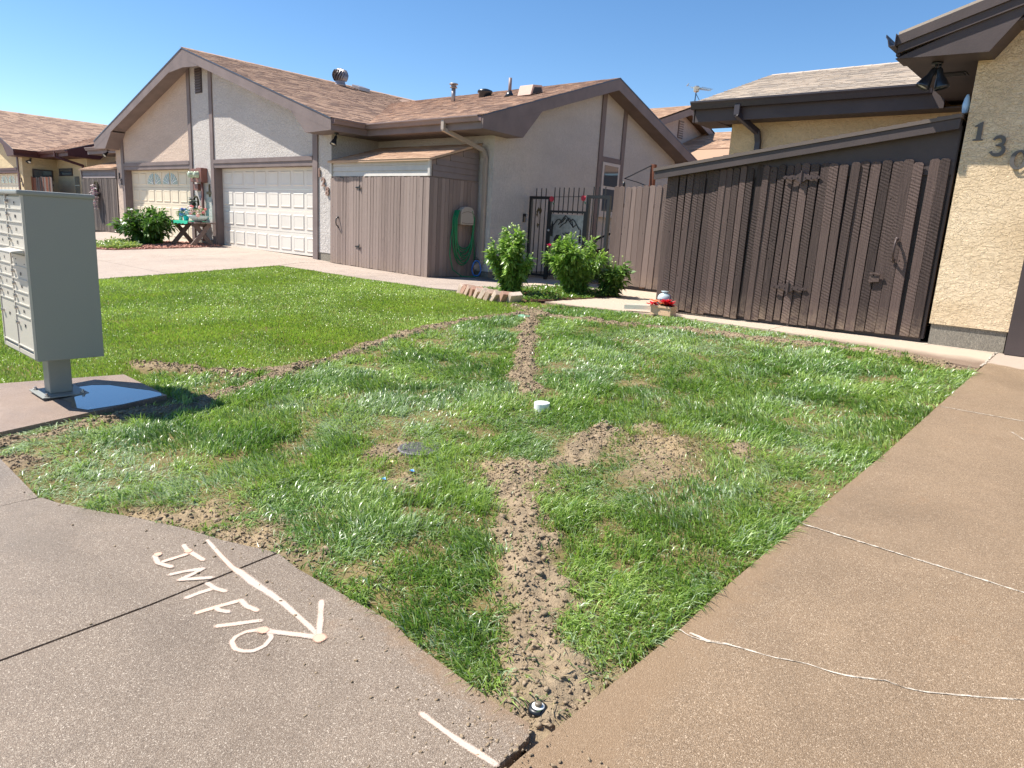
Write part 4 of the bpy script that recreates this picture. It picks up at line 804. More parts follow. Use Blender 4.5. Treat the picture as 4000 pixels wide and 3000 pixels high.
dm = paint('digit_bronze', S(150,122,108), .5, .4, .1, 20); n2 = thing('house_number', (-14.55, 9.74, 2.3), 'tan metal digits 128 beside the white garage door', 'house number'); digits_text(n2, '128', .27, -14.68, 9.725, 2.49, dm, (.16,-.21), off=.008)
n3 = thing('house_number', (-26.5, 9.74, 2.3), 'dark metal digits 126 beside the cream garage door', 'house number'); digits_text(n3, '126', .27, -26.72, 9.725, 2.47, paint('digit_dark', S(78,64,62), .5, .4), (.16,-.2), off=.008)
n4 = thing('house_number', (-37.8, 9.74, 2.3), 'small dark house digits on the yellowish duplex pier', 'house number'); digits_text(n4, '124', .27, -38.15, 9.725, 2.55, paint('digit_brown', S(88,66,60), .5, .4), (.15,-.2), off=.008)
floodlight((-1.95,8.9,3.545), 'black twin spotlight hanging under the dark brown eave at right', (-.35,-.15,-.75), heads=2)
floodlight((-13.85,9.62,3.42), 'single black spotlight under the eave right of the white garage door', (.05,-.35,-.75))
floodlight((-27.3,9.62,3.42), 'single black spotlight under the eave left of the cream garage door', (.2,-.6,-.6))
floodlight((XN(6.7),10.0,3.40), 'black twin spotlight under the eave of the yellowish duplex', (-.1,-.6,-.5), heads=2)
# dark board shed in front of the right-hand house
s3 = thing('storage_shed', (-3.3, 9.0, .55), 'dark brown rough-sawn board shed with sloping roof beside the tan wall', 'shed'); Yf = 9.0
zr3 = lambda x: 2.50+.142*(x+5.23)
b = MB(); b.box(-5.08, Yf+.05, .52, -1.66, Yf+.07, 2.5); b.prism([(-5.08,Yf+.07,.52),(-5.08,11.48,.52),(-5.08,11.48,2.5),(-5.08,Yf+.07,2.5)], (.02,0,0)); b.build('wall', M['trim_dark'], s3)
b = MB(); b.prism([(-5.08,Yf+.022,2.36),(-1.64,Yf+.022,2.4),(-1.64,Yf+.022,zr3(-1.64)-.05),(-5.08,Yf+.022,zr3(-5.08)-.05)], (0,.02,0)); b.build('header_panel', M['trim_dark'], s3)
rnd = random.Random(12)
pickets(s3, -5.09, -3.26, Yf, lambda c: np.interp(c, [-5,-3.2], [.545,.585]), lambda c: np.interp(c, [-5.09,-4.3,-3.2], [2.43,2.49,2.53]), M['picket_dark'], .098, rnd=rnd, jit=1.6)
pickets(s3, -3.25, -1.91, Yf-.018, lambda c: np.interp(c, [-3.2,-1.6], [.585,.61]), lambda c: 2.545, M['picket_dark'], .112, rnd=rnd, jit=1.3)
pickets(s3, -1.875, -1.665, Yf+.002, .6, 2.57, M['picket_dark'], .105, rnd=rnd, jit=1)
b = MB(); b.box(-1.655, Yf+.03, .6, -1.63, Yf+.1, 2.9); b.build('jamb', M['trim_dark'], s3)
b = MB(); b.prism([(-5.27,Yf-.10,zr3(-5.27)),(-1.63,Yf-.10,zr3(-1.63)),(-1.63,11.49,zr3(-1.63)),(-5.27,11.49,zr3(-5.27))], (0,0,-.04)); rf = b.build('roof', M['shingle_dark'], s3)
shingles(rf, (-5.28,11.48,zr3(-5.28)), (0,-1,0), (1,0,.142), 2.53, 3.68, M['shingle_dark'], None, 120, rnd=rnd)
b = MB(); b.prism([(-5.26,Yf-.085,zr3(-5.26)-.045),(-1.64,Yf-.085,zr3(-1.64)-.045),(-1.64,Yf-.085,zr3(-1.64)-.15),(-5.26,Yf-.085,zr3(-5.26)-.15)], (0,.045,0)); b.build('fascia', M['trim_dark'], s3)
dk = paint('painted_iron', S(72,58,55), .5, .4, .15, 20)
hinge(s3, -3.23, Yf-.038, 2.37, dk, 1.15); hinge(s3, -3.2, Yf-.038, 1.03, dk, 1.15); pull(s3, -2.06, Yf-.036, 1.57, dk, .24)
b = MB(); b.box(-2.28, Yf-.06, 1.28, -2.16, Yf-.04, 1.30); b.prism([(-2.285,Yf-.045,1.18),(-2.17,Yf-.045,1.2),(-2.175,Yf-.045,1.27),(-2.28,Yf-.045,1.255)], (0,.02,0)); b.build('broken_board', M['picket_dark'], s3)
b = MB(); b.box(-5.08, Yf+.02, .4, -1.66, Yf+.12, .54); b.build('sill', M['found'], s3)
# ---------------------------------------------------------------- iron gate and brown fence at the back of the path
YG = 12.25; gt = thing('iron_gate', (-9.25, YG, .5), 'black wrought iron gate with mountain and elk panel behind the peonies', 'gate'); bk = M['black']
def fr(x0, x1, z0, z1, name, w=.05):
    b = MB(); b.box(x0, YG, z0, x0+w, YG+w, z1); b.box(x1-w, YG, z0, x1, YG+w, z1); b.box(x0+w, YG+.002, z1-w, x1-w, YG+w-.002, z1); b.box(x0+w, YG+.002, z0+.06, x1-w, YG+w-.002, z0+.06+w*.8); return b.build(name, bk, gt)
fr(-10.32, -9.73, .5, 2.29, 'frame', .06); fr(-9.73, -8.77, .55, 2.0, 'gate_leaf', .045); fr(-8.77, -8.19, .5, 2.33, 'frame', .065)
b = MB(); b.tube([(-10.36,YG+.03,2.27),(-8.77,YG+.03,2.3)], .006, 6); b.build('wire', bk, gt)
for xs_, zb, zt in (((-10.15,-10.01,-9.88), .56, 2.46), ((-9.64,-9.51,-9.39,-9.26,-9.13,-9.0,-8.87), 1.93, 2.48), ((-9.64,-9.51,-9.39,-9.26,-9.13,-9.0,-8.87), .58, 1.22), ((-8.62,-8.48,-8.33), .56, 2.5)):
    for x in xs_: b = MB(); b.bar((x,YG+.025,zb), (x,YG+.025,zt), .016, .016, (1,0,0)); b.build('bar', bk, gt)
sheetm = paint('brushed_sheet', S(150,152,150), .38, .5, .25, 14, .001, 30, metal=.7)
b = MB(); b.box(-9.685, YG+.012, 1.24, -8.815, YG+.02, 1.915); pn = b.build('panel', sheetm, gt)
def px(u, v): return (-9.685+.87*u, YG+.004, 1.24+.675*v)
b = MB()
for L in ([(.06,.62),(.2,.83),(.27,.86),(.33,.8)], [(.24,.68),(.46,.98),(.52,.9),(.62,.74),(.72,.62)], [(.29,.6),(.38,.7),(.47,.76)], [(.33,.74),(.46,.9)], [(.5,.86),(.47,.76),(.56,.9),(.62,.84)], [(.6,.8),(.68,.87),(.74,.82),(.82,.68),(.9,.56)], [(.66,.8),(.7,.62),(.78,.7)]):
    b.ribbon([px(*q) for q in L], .02, (0,-1,0), .004)
b.build('mountain_outline', bk, pn)
b = MB(); b.prism([px(*q) for q in ((.12,.05),(.14,.26),(.2,.36),(.3,.37),(.36,.3),(.34,.12),(.4,.05))], (0,.004,0)); b.prism([px(*q) for q in ((.42,.02),(.42,.24),(.52,.3),(.66,.28),(.68,.02))], (0,.004,0))
for L in ([(.45,.26),(.44,.38),(.4,.44)], [(.44,.36),(.49,.44)], [(.5,.28),(.53,.4),(.58,.46)], [(.53,.38),(.5,.46)]): b.ribbon([px(*q) for q in L], .014, (0,-1,0), .004)
b.build('animal_silhouette', bk, pn)
b = MB()
for cx_, h, k in ((.05,.62,.16),(.93,.56,.42)):
    z0 = h-k if k > .3 else h
    for j in range(5): z = z0+k*j/5; w_ = .05*(1-j/6); b.prism([px(cx_-w_, z), px(cx_+w_, z), px(cx_, z+k/3.2)], (0,.004-.0003*j,0))
b.build('pine_silhouette', bk, pn)
b = MB(); b.box(-9.75, YG-.02, 1.45, -9.62, YG+.03, 1.66); lk = b.build('lock_box', bk, gt); b = MB(); b.lathe([(.001,0),(.026,0),(.03,.02),(.02,.035),(.001,.037)], (-9.7,YG-.02,1.57), 12, (0,-1,0)); b.build('knob', M['steel'], lk, True)
rose = paint('rose_red', S(190,64,78), .5, .3, .2, 20)
for i, (x, z) in enumerate(((-9.68,2.24),(-8.84,2.27))):
    t = thing('rose_ornament', (x, YG-.02, z-.06), ('dark red rose ornament at the left upright of the iron gate', 'bright red rose ornament at the right upright of the iron gate')[i], 'ornament')
    b = MB(); P = [(x+(.008+.05*k/26)*math.cos(k*.75), YG-.015-.0004*k, z+(.008+.055*k/26)*math.sin(k*.75)) for k in range(27)]; b.tube(P, .011, 6); b.lathe([(.001,0),(.052,0),(.05,.01),(.001,.014)], (x,YG-.004,z), 12, (0,-1,0)); b.build('bloom', rose, t, True)
    b = MB(); b.tube([(x+.01,YG-.012,z-.05),(x+.06,YG-.012,z-.12)], .006, 6); b.prism([(x+.03,YG-.012,z-.09),(x+.075,YG-.014,z-.085),(x+.05,YG-.012,z-.13)], (0,-.004,0)); b.build('leaf', paint('leaf_green', S(60,120,80), .5), t)
ch = thing('wind_chime', (-10.0, YG-.03, 1.6), 'small bronze hanging leaf chime on the left side of the iron gate', 'wind chime'); brz = paint('bronze', S(98,82,52), .45, .4, .2, 30, metal=.4)
b = MB(); b.tube([(-10.04,YG-.02,2.24),(-10.0,YG-.02,2.08)], .003, 5); b.tube([(-10.0,YG-.02,2.08),(-10.02,YG-.02,1.72)], .003, 5); b.build('cord', bk, ch)
for k, (dx, dz) in enumerate(((-.07,-.1),(-.03,-.05),(.02,-.06),(.07,-.07),(.05,-.12),(-.05,-.16))):
    b = MB(); c = Vector((-10.0+dx*.8, YG-.03-.004*k, 2.06+dz)); b.add([c+Vector((0,0,.05)), c+Vector((.025,-.01,0)), c+Vector((.01,0,-.06)), c+Vector((-.025,.01,-.005))], [(0,1,2,3)]); b.prism([c+Vector((0,0,.05)), c+Vector((.025,0,0)), c+Vector((.01,0,-.06)), c+Vector((-.025,0,-.005))], (0,.004,0)); b.build('metal_leaf', brz, ch)
b = MB(); b.prism([(-10.04,YG-.02,1.72),(-9.99,YG-.02,1.69),(-10.02,YG-.02,1.6),(-10.05,YG-.02,1.66)], (0,.004,0)); b.build('pendant', brz, ch)
db = thing('doorbell', (-10.385, 12.18, 1.72), 'black and silver video doorbell on the grey stucco by the gate', 'doorbell'); b = MB(); b.box(-10.399, 12.14, 1.72, -10.37, 12.22, 1.9); bd = b.build('housing', bk, db, bevel=.006); b = MB(); b.box(-10.3695, 12.15, 1.73, -10.365, 12.21, 1.84); b.build('face_plate', M['steel'], db, bevel=.002)
fb = thing('board_fence', (-7.3, 12.2, .52), 'medium brown dog-eared board fence right of the iron gate', 'fence'); b = MB(); b.box(-8.1, 12.24, .9, -5.52, 12.28, .98); b.box(-8.1, 12.24, 2.1, -5.52, 12.28, 2.18); b.build('rail', M['picket_brown'], fb)
pickets(fb, -8.1, -5.52, 12.215, .56, lambda c: 2.5+.03*(c+8), M['picket_brown'], .135, rnd=random.Random(21), jit=1.4, ear=.03)
# far house behind
fh = thing('house', (-12, 25, 3), 'distant gabled house with louvred vent behind the brown fence', 'house'); sf = M['shingle_tan']
m = MB(); m.prism([(-13.2,21.6,3.2),(-13.2,26.1,3.2),(-13.2,26.1,5.3),(-13.2,23.9,6.0),(-13.2,21.6,5.25)], (-.2,0,0)); m.box(-24, 20.4, .3, -6, 20.6, 3.5); m.box(-6.2, 20.6, .3, -6, 31, 3.6); m.build('wall', M['stucco_far'], fh)
r = MB(); r.prism([(-22,23.9,6.2),(-12.8,23.9,6.2),(-12.8,26.4,5.38),(-22,26.4,5.38)], (0,0,-.06)); r.prism([(-22,23.9,6.2),(-12.8,23.9,6.2),(-12.8,21.0,5.25),(-22,21.0,5.25)], (0,0,-.06)); r.prism([(-24,20,3.58),(-5.5,20,3.58),(-5.5,25.9,5.55),(-24,25.9,5.55)], (0,0,-.06)); r.prism([(-24,25.9,5.55),(-5.5,25.9,5.55),(-5.5,31.8,3.58),(-24,31.8,3.58)], (0,0,-.06)); fr_ = r.build('roof', sf, fh)
shingles(fr_, (-14.6,21.0,5.255), (1,0,0), (0,1,.3276), 1.9, 3.05, sf, None, 40, rnd=random.Random(2)); shingles(fr_, (-13.15,23.0,4.59), (1,0,0), (0,1,.334), 5.0, 3.05, sf, None, 60, rnd=random.Random(2))
fa = MB(); fa.prism([(-12.8,23.9,6.19),(-12.8,26.4,5.37),(-12.8,26.4,5.12),(-12.8,23.9,5.9)], (-.04,0,0)); fa.prism([(-12.8,23.9,6.19),(-12.8,21.0,5.24),(-12.8,21.0,4.98),(-12.8,23.9,5.9)], (-.04,0,0)); fa.build('fascia', M['trim'], fh)
v = MB(); v.box(-13.2, 23.72, 5.12, -13.17, 24.08, 5.72); vv = v.build('gable_vent', M['trim'], fh)
for k in range(7): q = MB(); q.box(-13.169, 23.74, 5.15+k*.078, -13.14, 24.06, 5.185+k*.078); q.build('slat', M['stucco_far'], vv)
# ---------------------------------------------------------------- cluster mailbox
mb = thing('cluster_mailbox', (-6.29, 1.72, float(gz(-6.29,1.72))+.012), 'grey metal cluster mailbox on a square post with wet pad', 'mailbox')
zb = float(gz(-6.2,1.75))+.0155; x0, x1, y0, y1, z0, z1 = -6.68, -5.9, 1.50, 1.957, .395, 1.62
b = MB(); b.box(x0, y0+.012, z0, x1, y1, z1-.03); body = b.build('cabinet', M['mail'], mb, bevel=.006)
b = MB(); b.box(x0-.012, y0-.03, z1-.035, x1+.012, y1+.012, z1); b.build('hood', M['mail'], mb, bevel=.012)
b = MB(); b.box(-6.32, 1.645, zb+.012, -6.18, 1.805, z0-.001); b.build('post', M['mail'], mb, bevel=.008)
b = MB(); b.box(-6.42, 1.565, zb+.001, -6.07, 1.885, zb+.0115); bp = b.build('base_plate', M['mail'], mb, bevel=.003)
for x, y in ((-6.385,1.6),(-6.105,1.6),(-6.385,1.85),(-6.105,1.85)): q = MB(); q.lathe([(.001,0),(.018,0),(.018,.01),(.01,.012),(.01,.024),(.001,.025)], (x,y,zb+.012), 6); q.build('bolt', M['steel'], bp)
# rails of the front and the doors of the two columns
b = MB(); xm = (x0+x1)/2
for x, w_ in ((x0,.016),(xm-.008,.016),(x1-.016,.016)): b.box(x, y0-.006, z0+.02, x+w_, y0+.0115, z1-.036)
b.box(x0+.016, y0-.004, z0+.02, x1-.016, y0+.0115, z0+.05); b.build('front_rail', M['mail_door'], mb)
def column(cx0, cx1, rows):
    z = z1-.045
    for kind, h, txt in rows:
        a, c, e, f = cx0+.003, cx1-.003, z-h+.003, z-.003; m = MB()
        if kind == 'flap':
            m.prism([(a,y0+.01,f),(a,y0-.085,f-.012),(a,y0-.088,f-.02),(a,y0+.01,e+.01)], (c-a,0,0)); m.build('mail_slot_flap', M['mail_door'], mb, bevel=.003)
        else:
            m.box(a, y0+.0, e, c, y0+.0115, f); d = m.build('door', M['mail_door'], mb, bevel=.002)
            q = MB(); q.box(a, y0-.007, e-.004, c, y0+.006, e+.004); q.build('door_lip', M['mail_door'], d)
            if kind in ('box', 'parcel'):
                kz = f-.035 if kind == 'box' else (e+f)/2+.06; q = MB(); q.lathe([(.001,0),(.013,0),(.013,.012),(.009,.02),(.001,.021)], (a+.035, y0, kz), 10, (0,-1,0)); q.bar((a+.02,y0-.014,kz+.012), (a+.06,y0-.02,kz+.014), .012, .006); q.build('lock', M['steel'], d)
            if kind == 'panel':
                for u_2, v_2 in ((.08,.25),(.08,.7),(.3,.2),(.3,.6),(.85,.3)): q = MB(); q.lathe([(.001,0),(.006,0),(.001,.004)], (a+(c-a)*u_2, y0, e+(f-e)*v_2), 8, (0,-1,0)); q.build('rivet', M['ink'], d)
            if txt: digits_text(d, [txt], .034, (a+c)/2+.02, y0-.003, (e+f)/2-.014 if kind == 'box' else (e+f)/2+.04, M['ink'], (0,0), 'number', .001, .0)
        z -= h
R = .0915
column(x0+.016, xm-.008, [('box',R,str(i)) for i in (1,2,3,4)]+[('blank',.036,None)]+[('box',R,str(i)) for i in (5,6,7,8)]+[('parcel',.335,'1P')])
column(xm+.008, x1-.016, [('box',R,str(i)) for i in (9,10,11,12)]+[('flap',.045,None),('panel',R,None)]+[('box',R,str(i)) for i in (13,14,15,16)]+[('parcel',.235,'2P')])
# wet film under the mailbox
t = NT('wet_film'); n = t.noise(t.pos(), 9, 4); t.p.inputs['Alpha'].default_value = 1; t.bump(t.noise(t.pos(), 60, 3), .0006); t.set(S(92,76,66), t.mr(n, .35, .65, .02, .16), .9); t.p.inputs['Coat Weight'].default_value = 1.; t.p.inputs['Coat Roughness'].default_value = .02; wet = t.m
P = [(-6.36,1.72),(-6.3,1.98),(-6.2,2.08),(-5.98,2.16),(-5.8,2.24),(-5.66,2.27),(-5.59,2.25),(-5.56,1.95),(-5.6,1.72),(-5.75,1.66),(-5.9,1.7),(-6.1,1.66)]
o = sheet('puddle', P, wet, .0145, .0015, kind=None, cuts=False); tag(o, 'thin wet patch reflecting the sky on the mailbox pad', 'puddle')
# ---------------------------------------------------------------- painted marks on the pavement
def spraymat(name, c1, c2, dens):
    pm = NT(name); n = pm.noise(pm.pos(), 190, 4, .75); n2 = pm.noise(pm.pos(), 18, 3); nb = pm.noise(pm.pos(), 7, 2); pm.set(pm.mix(pm.mr(nb, .42, .62), c1, c2), .75, .25)
    at_ = pm.n('Attribute'); at_.attribute_name = 'soft'; a_ = pm.math('ADD', pm.math('MULTIPLY', at_.outputs['Fac'], dens), pm.math('ADD', pm.math('MULTIPLY', pm.math('SUBTRACT', n, .5), 1.5), pm.math('MULTIPLY', pm.math('SUBTRACT', n2, .5), .7)))
    trn = pm.n('BsdfTransparent'); mx = pm.n('MixShader'); pm.l(pm.mr(a_, .12, .75, 0, .95), mx.inputs[0]); pm.l(trn.outputs[0], mx.inputs[1]); pm.l(pm.p.outputs[0], mx.inputs[2]); pm.l(mx.outputs[0], pm.t.nodes['Material Output'].inputs[0]); return pm.m
spray = spraymat('spray_paint', S(196,178,164), S(212,182,162), .85); blob_m = spraymat('spray_paint_thick', S(210,170,148), S(216,164,140), 1.1)
def stroke(name, pts, w, parent, off=.0065, mat=spray):
    # smooth, round-ended stroke lying on the pavement
    P = []
    for i in range(len(pts)-1):
        for k in range(8): t = k/8; P.append((pts[i][0]*(1-t)+pts[i+1][0]*t, pts[i][1]*(1-t)+pts[i+1][1]*t))
    P.append(pts[-1]); A = np.array(P); 
    for _ in range(3): A[1:-1] = (A[:-2]+2*A[1:-1]+A[2:])/4
    n = len(A); W = w if isinstance(w, list) else [w]*len(pts); W = np.interp(np.linspace(0, 1, n), np.linspace(0, 1, len(W)), W); L = []; Rr = []
    for i in range(n):
        d = A[min(i+1, n-1)]-A[max(i-1, 0)]; d = d/np.hypot(*d); nn = np.array([-d[1], d[0]])*W[i]/2; L.append(g(*(A[i]+nn), off)); Rr.append(g(*(A[i]-nn), off))
    b = MB(); V = []; A_ = []
    for i in range(n):
        l_, q_ = L[i], Rr[i]; mid = (l_+q_)/2; o1 = mid+(l_-mid)*1.45; o2 = mid+(q_-mid)*1.45; i1 = mid+(l_-mid)*.62; i2 = mid+(q_-mid)*.62; V += [o1, i1, i2, o2]; A_ += [0,1,1,0]
    F_ = [(4*i+j, 4*i+4+j, 4*i+5+j, 4*i+1+j) for i in range(n-1) for j in range(3)]
    for e_, s_ in ((0, A[0]-A[1]), (n-1, A[-1]-A[-2])):     # rounded ends
        an0 = math.atan2(s_[1], s_[0]); c_i = len(V); V.append(g(*A[e_], off)); A_.append(1); w_ = W[e_]/2*1.45; m_ = 9
        for k in range(m_): q = an0-math.pi/2+math.pi*k/(m_-1); V.append(g(A[e_][0]+w_*math.cos(q), A[e_][1]+w_*math.sin(q), off)); A_.append(0)
        F_ += [(c_i, c_i+1+k, c_i+2+k) for k in range(m_-1)]
    b.add(V, F_); ob = b.build(name, mat, parent, fix=False); at_ = ob.data.attributes.new('soft', 'FLOAT', 'POINT'); at_.data.foreach_set('value', A_); return ob
def disc(name, x, y, r, parent, off=.0092, sx=1., mat=blob_m):
    b = MB(); V = [g(x, y, off)]+[g(x+r*.6*sx*math.cos(a), y+r*.6*math.sin(a), off) for a in np.linspace(0, 2*math.pi, 22)[:-1]]+[g(x+r*1.25*sx*math.cos(a)*(1+.1*math.sin(3*a+x)), y+r*1.25*math.sin(a)*(1+.1*math.cos(2*a)), off) for a in np.linspace(0, 2*math.pi, 22)[:-1]]
    b.add(V, [(0, 1+k, 1+(k+1) % 21) for k in range(21)]+[(1+k, 22+k, 22+(k+1) % 21, 1+(k+1) % 21) for k in range(21)]); ob = b.build(name, mat, parent, fix=False); at_ = ob.data.attributes.new('soft', 'FLOAT', 'POINT'); at_.data.foreach_set('value', [1]*22+[0]*21); return ob
ar = thing('painted_arrow', g(-2.4,1.35), 'peach and white spray-painted arrow pointing along the pavement', 'paint mark')
stroke('shaft', [(-3.038,1.393),(-2.877,1.37),(-2.712,1.351),(-2.66,1.355),(-2.538,1.352),(-2.315,1.355),(-2.158,1.343),(-2.016,1.33)], [.016,.018,.02,.03,.034,.024,.022,.02], ar)
stroke('barb', [(-2.205,1.466),(-2.102,1.392),(-2.025,1.335)], .022, ar, .0073); stroke('barb', [(-2.007,1.323),(-2.057,1.294),(-2.115,1.257),(-2.168,1.225),(-2.211,1.2)], [.03,.024,.022,.024,.03], ar, .0078)
disc('blob', -2.0, 1.322, .026, ar); disc('blob', -2.196, 1.207, .02, ar, .0097)
le = thing('painted_lettering', g(-2.55,1.17), 'peach spray-painted letters INT FIO on the pavement', 'lettering')
for nm_, ST in (('I', [[(-3.07,1.297),(-3.004,1.287),(-2.87,1.296)],[(-2.975,1.27),(-2.987,1.165)],[(-3.066,1.165),(-2.99,1.148),(-2.912,1.174)]]), ('N', [[(-2.856,1.143),(-2.834,1.203),(-2.798,1.262)],[(-2.798,1.262),(-2.786,1.203),(-2.783,1.151)],[(-2.783,1.151),(-2.739,1.204),(-2.699,1.252)]]),
                ('T', [[(-2.627,1.11),(-2.625,1.165),(-2.614,1.218)],[(-2.675,1.218),(-2.608,1.222),(-2.556,1.24)]]), ('F', [[(-2.495,1.088),(-2.478,1.159),(-2.45,1.252)],[(-2.45,1.252),(-2.395,1.244),(-2.333,1.258)],[(-2.476,1.161),(-2.447,1.157),(-2.407,1.179)]]),
                ('I', [[(-2.355,1.101),(-2.308,1.169),(-2.263,1.236)]]), ('O', [[(-2.218,1.194),(-2.24,1.161),(-2.24,1.12),(-2.222,1.094),(-2.173,1.082),(-2.142,1.095),(-2.115,1.12),(-2.111,1.164),(-2.139,1.208),(-2.177,1.216),(-2.205,1.205)]])):
    lt = None
    for k, s in enumerate(ST):
        q = stroke('letter' if lt is None else 'stroke', s, .021 if nm_ != 'O' else .017, lt or le, .0065+.0006*k); lt = lt or q
for x, y in ((-3.066,1.18),(-2.995,1.285)): disc('blob', x, y, .017, le, .0090)
l2 = thing('painted_line', g(-1.27,1.32), 'pale spray-painted curved line at the bottom edge of the pavement', 'paint mark'); stroke('stroke', [(-1.432,1.32),(-1.324,1.319),(-1.245,1.321),(-1.115,1.329)], [.02,.016,.022,.02], l2)
# ---------------------------------------------------------------- small things in the lawn
dr = thing('drain_grate', g(-3.25,2.89), 'round grey grated drain cover set in the grass', 'drain cover'); z = float(gz(-3.25,2.89))-.004; rg = .135; gm2 = paint('grey_plastic', S(120,114,116), .45, .4, .1, 30)
b = MB(); b.lathe([(.001,-.03),(rg,-.03),(rg,.0),(rg-.014,.004),(rg-.016,-.006),(.001,-.008)], (-3.25,2.89,z), 28); b.build('rim', gm2, dr)
for k in range(-6, 7):
    u2 = k*.019; hl = math.sqrt(max(0, (rg-.016)**2-u2*u2)); b = MB(); d = Vector((.8,.6,0)); q = Vector((-.6,.8,0)); c = Vector((-3.25,2.89,z)); b.bar(c+q*u2-d*hl, c+q*u2+d*hl, .009, .008); b.build('slat', gm2, dr)
cp = thing('pipe_cap', g(-3.22,4.12), 'white plastic pipe cap standing in the grass', 'pipe cap'); c = g(-3.22,4.12,-.045); b = MB(); b.lathe([(.06,0),(.062,.078)], c, 26); b.lathe([(.0618,.0785),(.059,.084),(.001,.0845)], c, 26); b.build('cap', M['white'], cp); b = MB(); b.lathe([(.055,-.06),(.055,.0)], c, 20); b.build('pipe', M['white'], cp, True)
sp = thing('lawn_sprinkler', g(-1.18,1.6), 'black round pop-up sprinkler head with white ring at the lawn corner', 'sprinkler'); c = g(-1.18,1.6,-.014)
b = MB(); b.lathe([(.03,-.05),(.033,.002),(.031,.012),(.022,.014),(.001,.012)], c, 24); b.build('body', M['black'], sp, True); b = MB(); b.lathe([(.0125,.013),(.021,.0145),(.021,.017),(.0125,.018)], c, 24); b.build('ring', M['white'], sp, True); b = MB(); b.lathe([(.0118,.012),(.0118,.026),(.008,.03),(.001,.03)], c, 14); b.build('nozzle', paint('brass', S(110,98,82), .4, .5, .1), sp, True)
vb = thing('valve_box_lid', g(-5.85,7.15), 'green round valve box lid in the far trench', 'valve lid'); b = MB(); b.lathe([(.001,-.03),(.1,-.03),(.1,.006),(.09,.012),(.001,.012)], g(-5.95,7.12), 22); b.build('lid', paint('lid_green', S(116,160,128), .5, .4), vb, True)
b = MB(); b.lathe([(.018,.011),(.018,.02),(.001,.02)], g(-5.95,7.12), 10); b.build('knob', M['black'], vb)
for i, (x, y, c, lb) in enumerate(((-2.98,2.6,S(40,120,200),'small blue plastic scrap on the bare soil patch'),(-3.02,2.42,S(70,150,215),'thin light blue plastic scrap in the grass near the drain'),(-3.2,2.62,S(226,216,150),'pale yellow scrap on the bare soil patch by the drain'))):
    b = MB(); z = float(soilz(np.array([x]), np.array([y]))[0])+.018; b.add([(x-.02,y,z),(x,y-.012,z+.006),(x+.024,y+.004,z+.002),(x+.004,y+.016,z+.01),(x-.02,y,z-.003),(x,y-.012,z+.003),(x+.024,y+.004,z-.001),(x+.004,y+.016,z+.007)], [(0,1,2,3),(7,6,5,4),(0,4,5,1),(1,5,6,2),(2,6,7,3),(3,7,4,0)]); tag(b.build('plastic_scrap', paint('scrap_%d' % i, c, .4, .5)), lb, 'litter')
# brick edging
be = thing('brick_edging', g(-7.4,7.9), 'row of pale tilted edging bricks between lawn and flower bed', 'edging'); brm = [roughwood('brick_a', S(214,190,172), S(192,162,142), 0), roughwood('brick_b', S(190,146,126), S(168,124,106), 0), roughwood('brick_c', S(220,200,182), S(196,172,152), 0)]
bp_ = [(-8.12,8.12),(-7.98,8.06),(-7.84,8.01),(-7.70,7.97),(-7.56,7.93),(-7.42,7.90),(-7.28,7.87),(-7.13,7.86),(-6.99,7.88),(-6.86,7.93)]; q = MB(); q.box(-.045,-.1,-.1,.045,.1,.1); bmes = [q.mesh('brick', m_, bevel=.006) for m_ in brm]
for i, (x, y) in enumerate(bp_): inst(bmes[(0,1,0,1,0,2,0,2,1,2)[i]], 'brick', be, g(x, y, .045), (random.uniform(-.15,.15), math.radians(random.uniform(28,42)), math.radians(-18+random.uniform(-8,8))))
# ---------------------------------------------------------------- basket, jar lantern and gutter piece by the dark shed
bs = thing('flower_basket', g(-4.72,8.6), 'small woven box of red flowers in front of the dark shed', 'basket'); wk_ = paint('chip_basket', S(214,178,144), .65, .3, .12, 14, .002, 40); z = float(gz(-4.72,8.6)); bx, by = -4.72, 8.6
b = MB()
for q in ((bx-.19,by-.1,bx+.19,by-.09),(bx-.19,by+.09,bx+.19,by+.1),(bx-.19,by-.09,bx-.18,by+.09),(bx+.18,by-.09,bx+.19,by+.09)): b.box(q[0], q[1], z+.006, q[2], q[3], z+.16)
b.box(bx-.18, by-.09, z+.006, bx+.18, by+.09, z+.12); b.build('box', wk_, bs)
b = MB(); b.box(bx-.2, by-.115, z+.135, bx+.2, by-.101, z+.168); b.box(bx+.191, by-.1, z+.135, bx+.2, by+.1, z+.168); b.build('rim', wk_, bs)
def petals(b, c, n, L, wd, up, seed):
    r = random.Random(seed)
    for k in range(n):
        a = 2*math.pi*k/n+r.random()*.5; d = Vector((math.cos(a), math.sin(a), up+r.uniform(-.3,.3))).normalized(); s = d.cross(Vector((0,0,1))).normalized()*wd; c = Vector(c); l_ = L*r.uniform(.7,1.2)
        b.add([c, c+d*l_*.5+s+Vector((0,0,.01)), c+d*l_, c+d*l_*.5-s+Vector((0,0,.01)), c+d*l_*.5-Vector((0,0,.006))], [(0,1,4),(1,2,4),(2,3,4),(3,0,4)])
reds = [leafmat('petal_red%d' % i, c, c, .5, .3, False) for i, c in enumerate((S(206,30,64), S(226,52,92), S(190,22,40), S(250,150,120)))]
for i in range(12): b = MB(); petals(b, (bx+random.uniform(-.2,.2), by+random.uniform(-.12,.04), z+random.uniform(.16,.24)), 8, .11, .034, .35, i); b.build('flower', reds[i % 4 if i > 1 else 0], bs, fix=False)
b = MB(); petals(b, (bx,by,z+.15), 24, .12, .02, .4, 77); petals(b, (bx+.1,by,z+.15), 12, .1, .02, .5, 78); b.build('foliage', leafmat('dark_leaf', S(38,58,34), S(48,70,40), .5, .2, False), bs, fix=False)
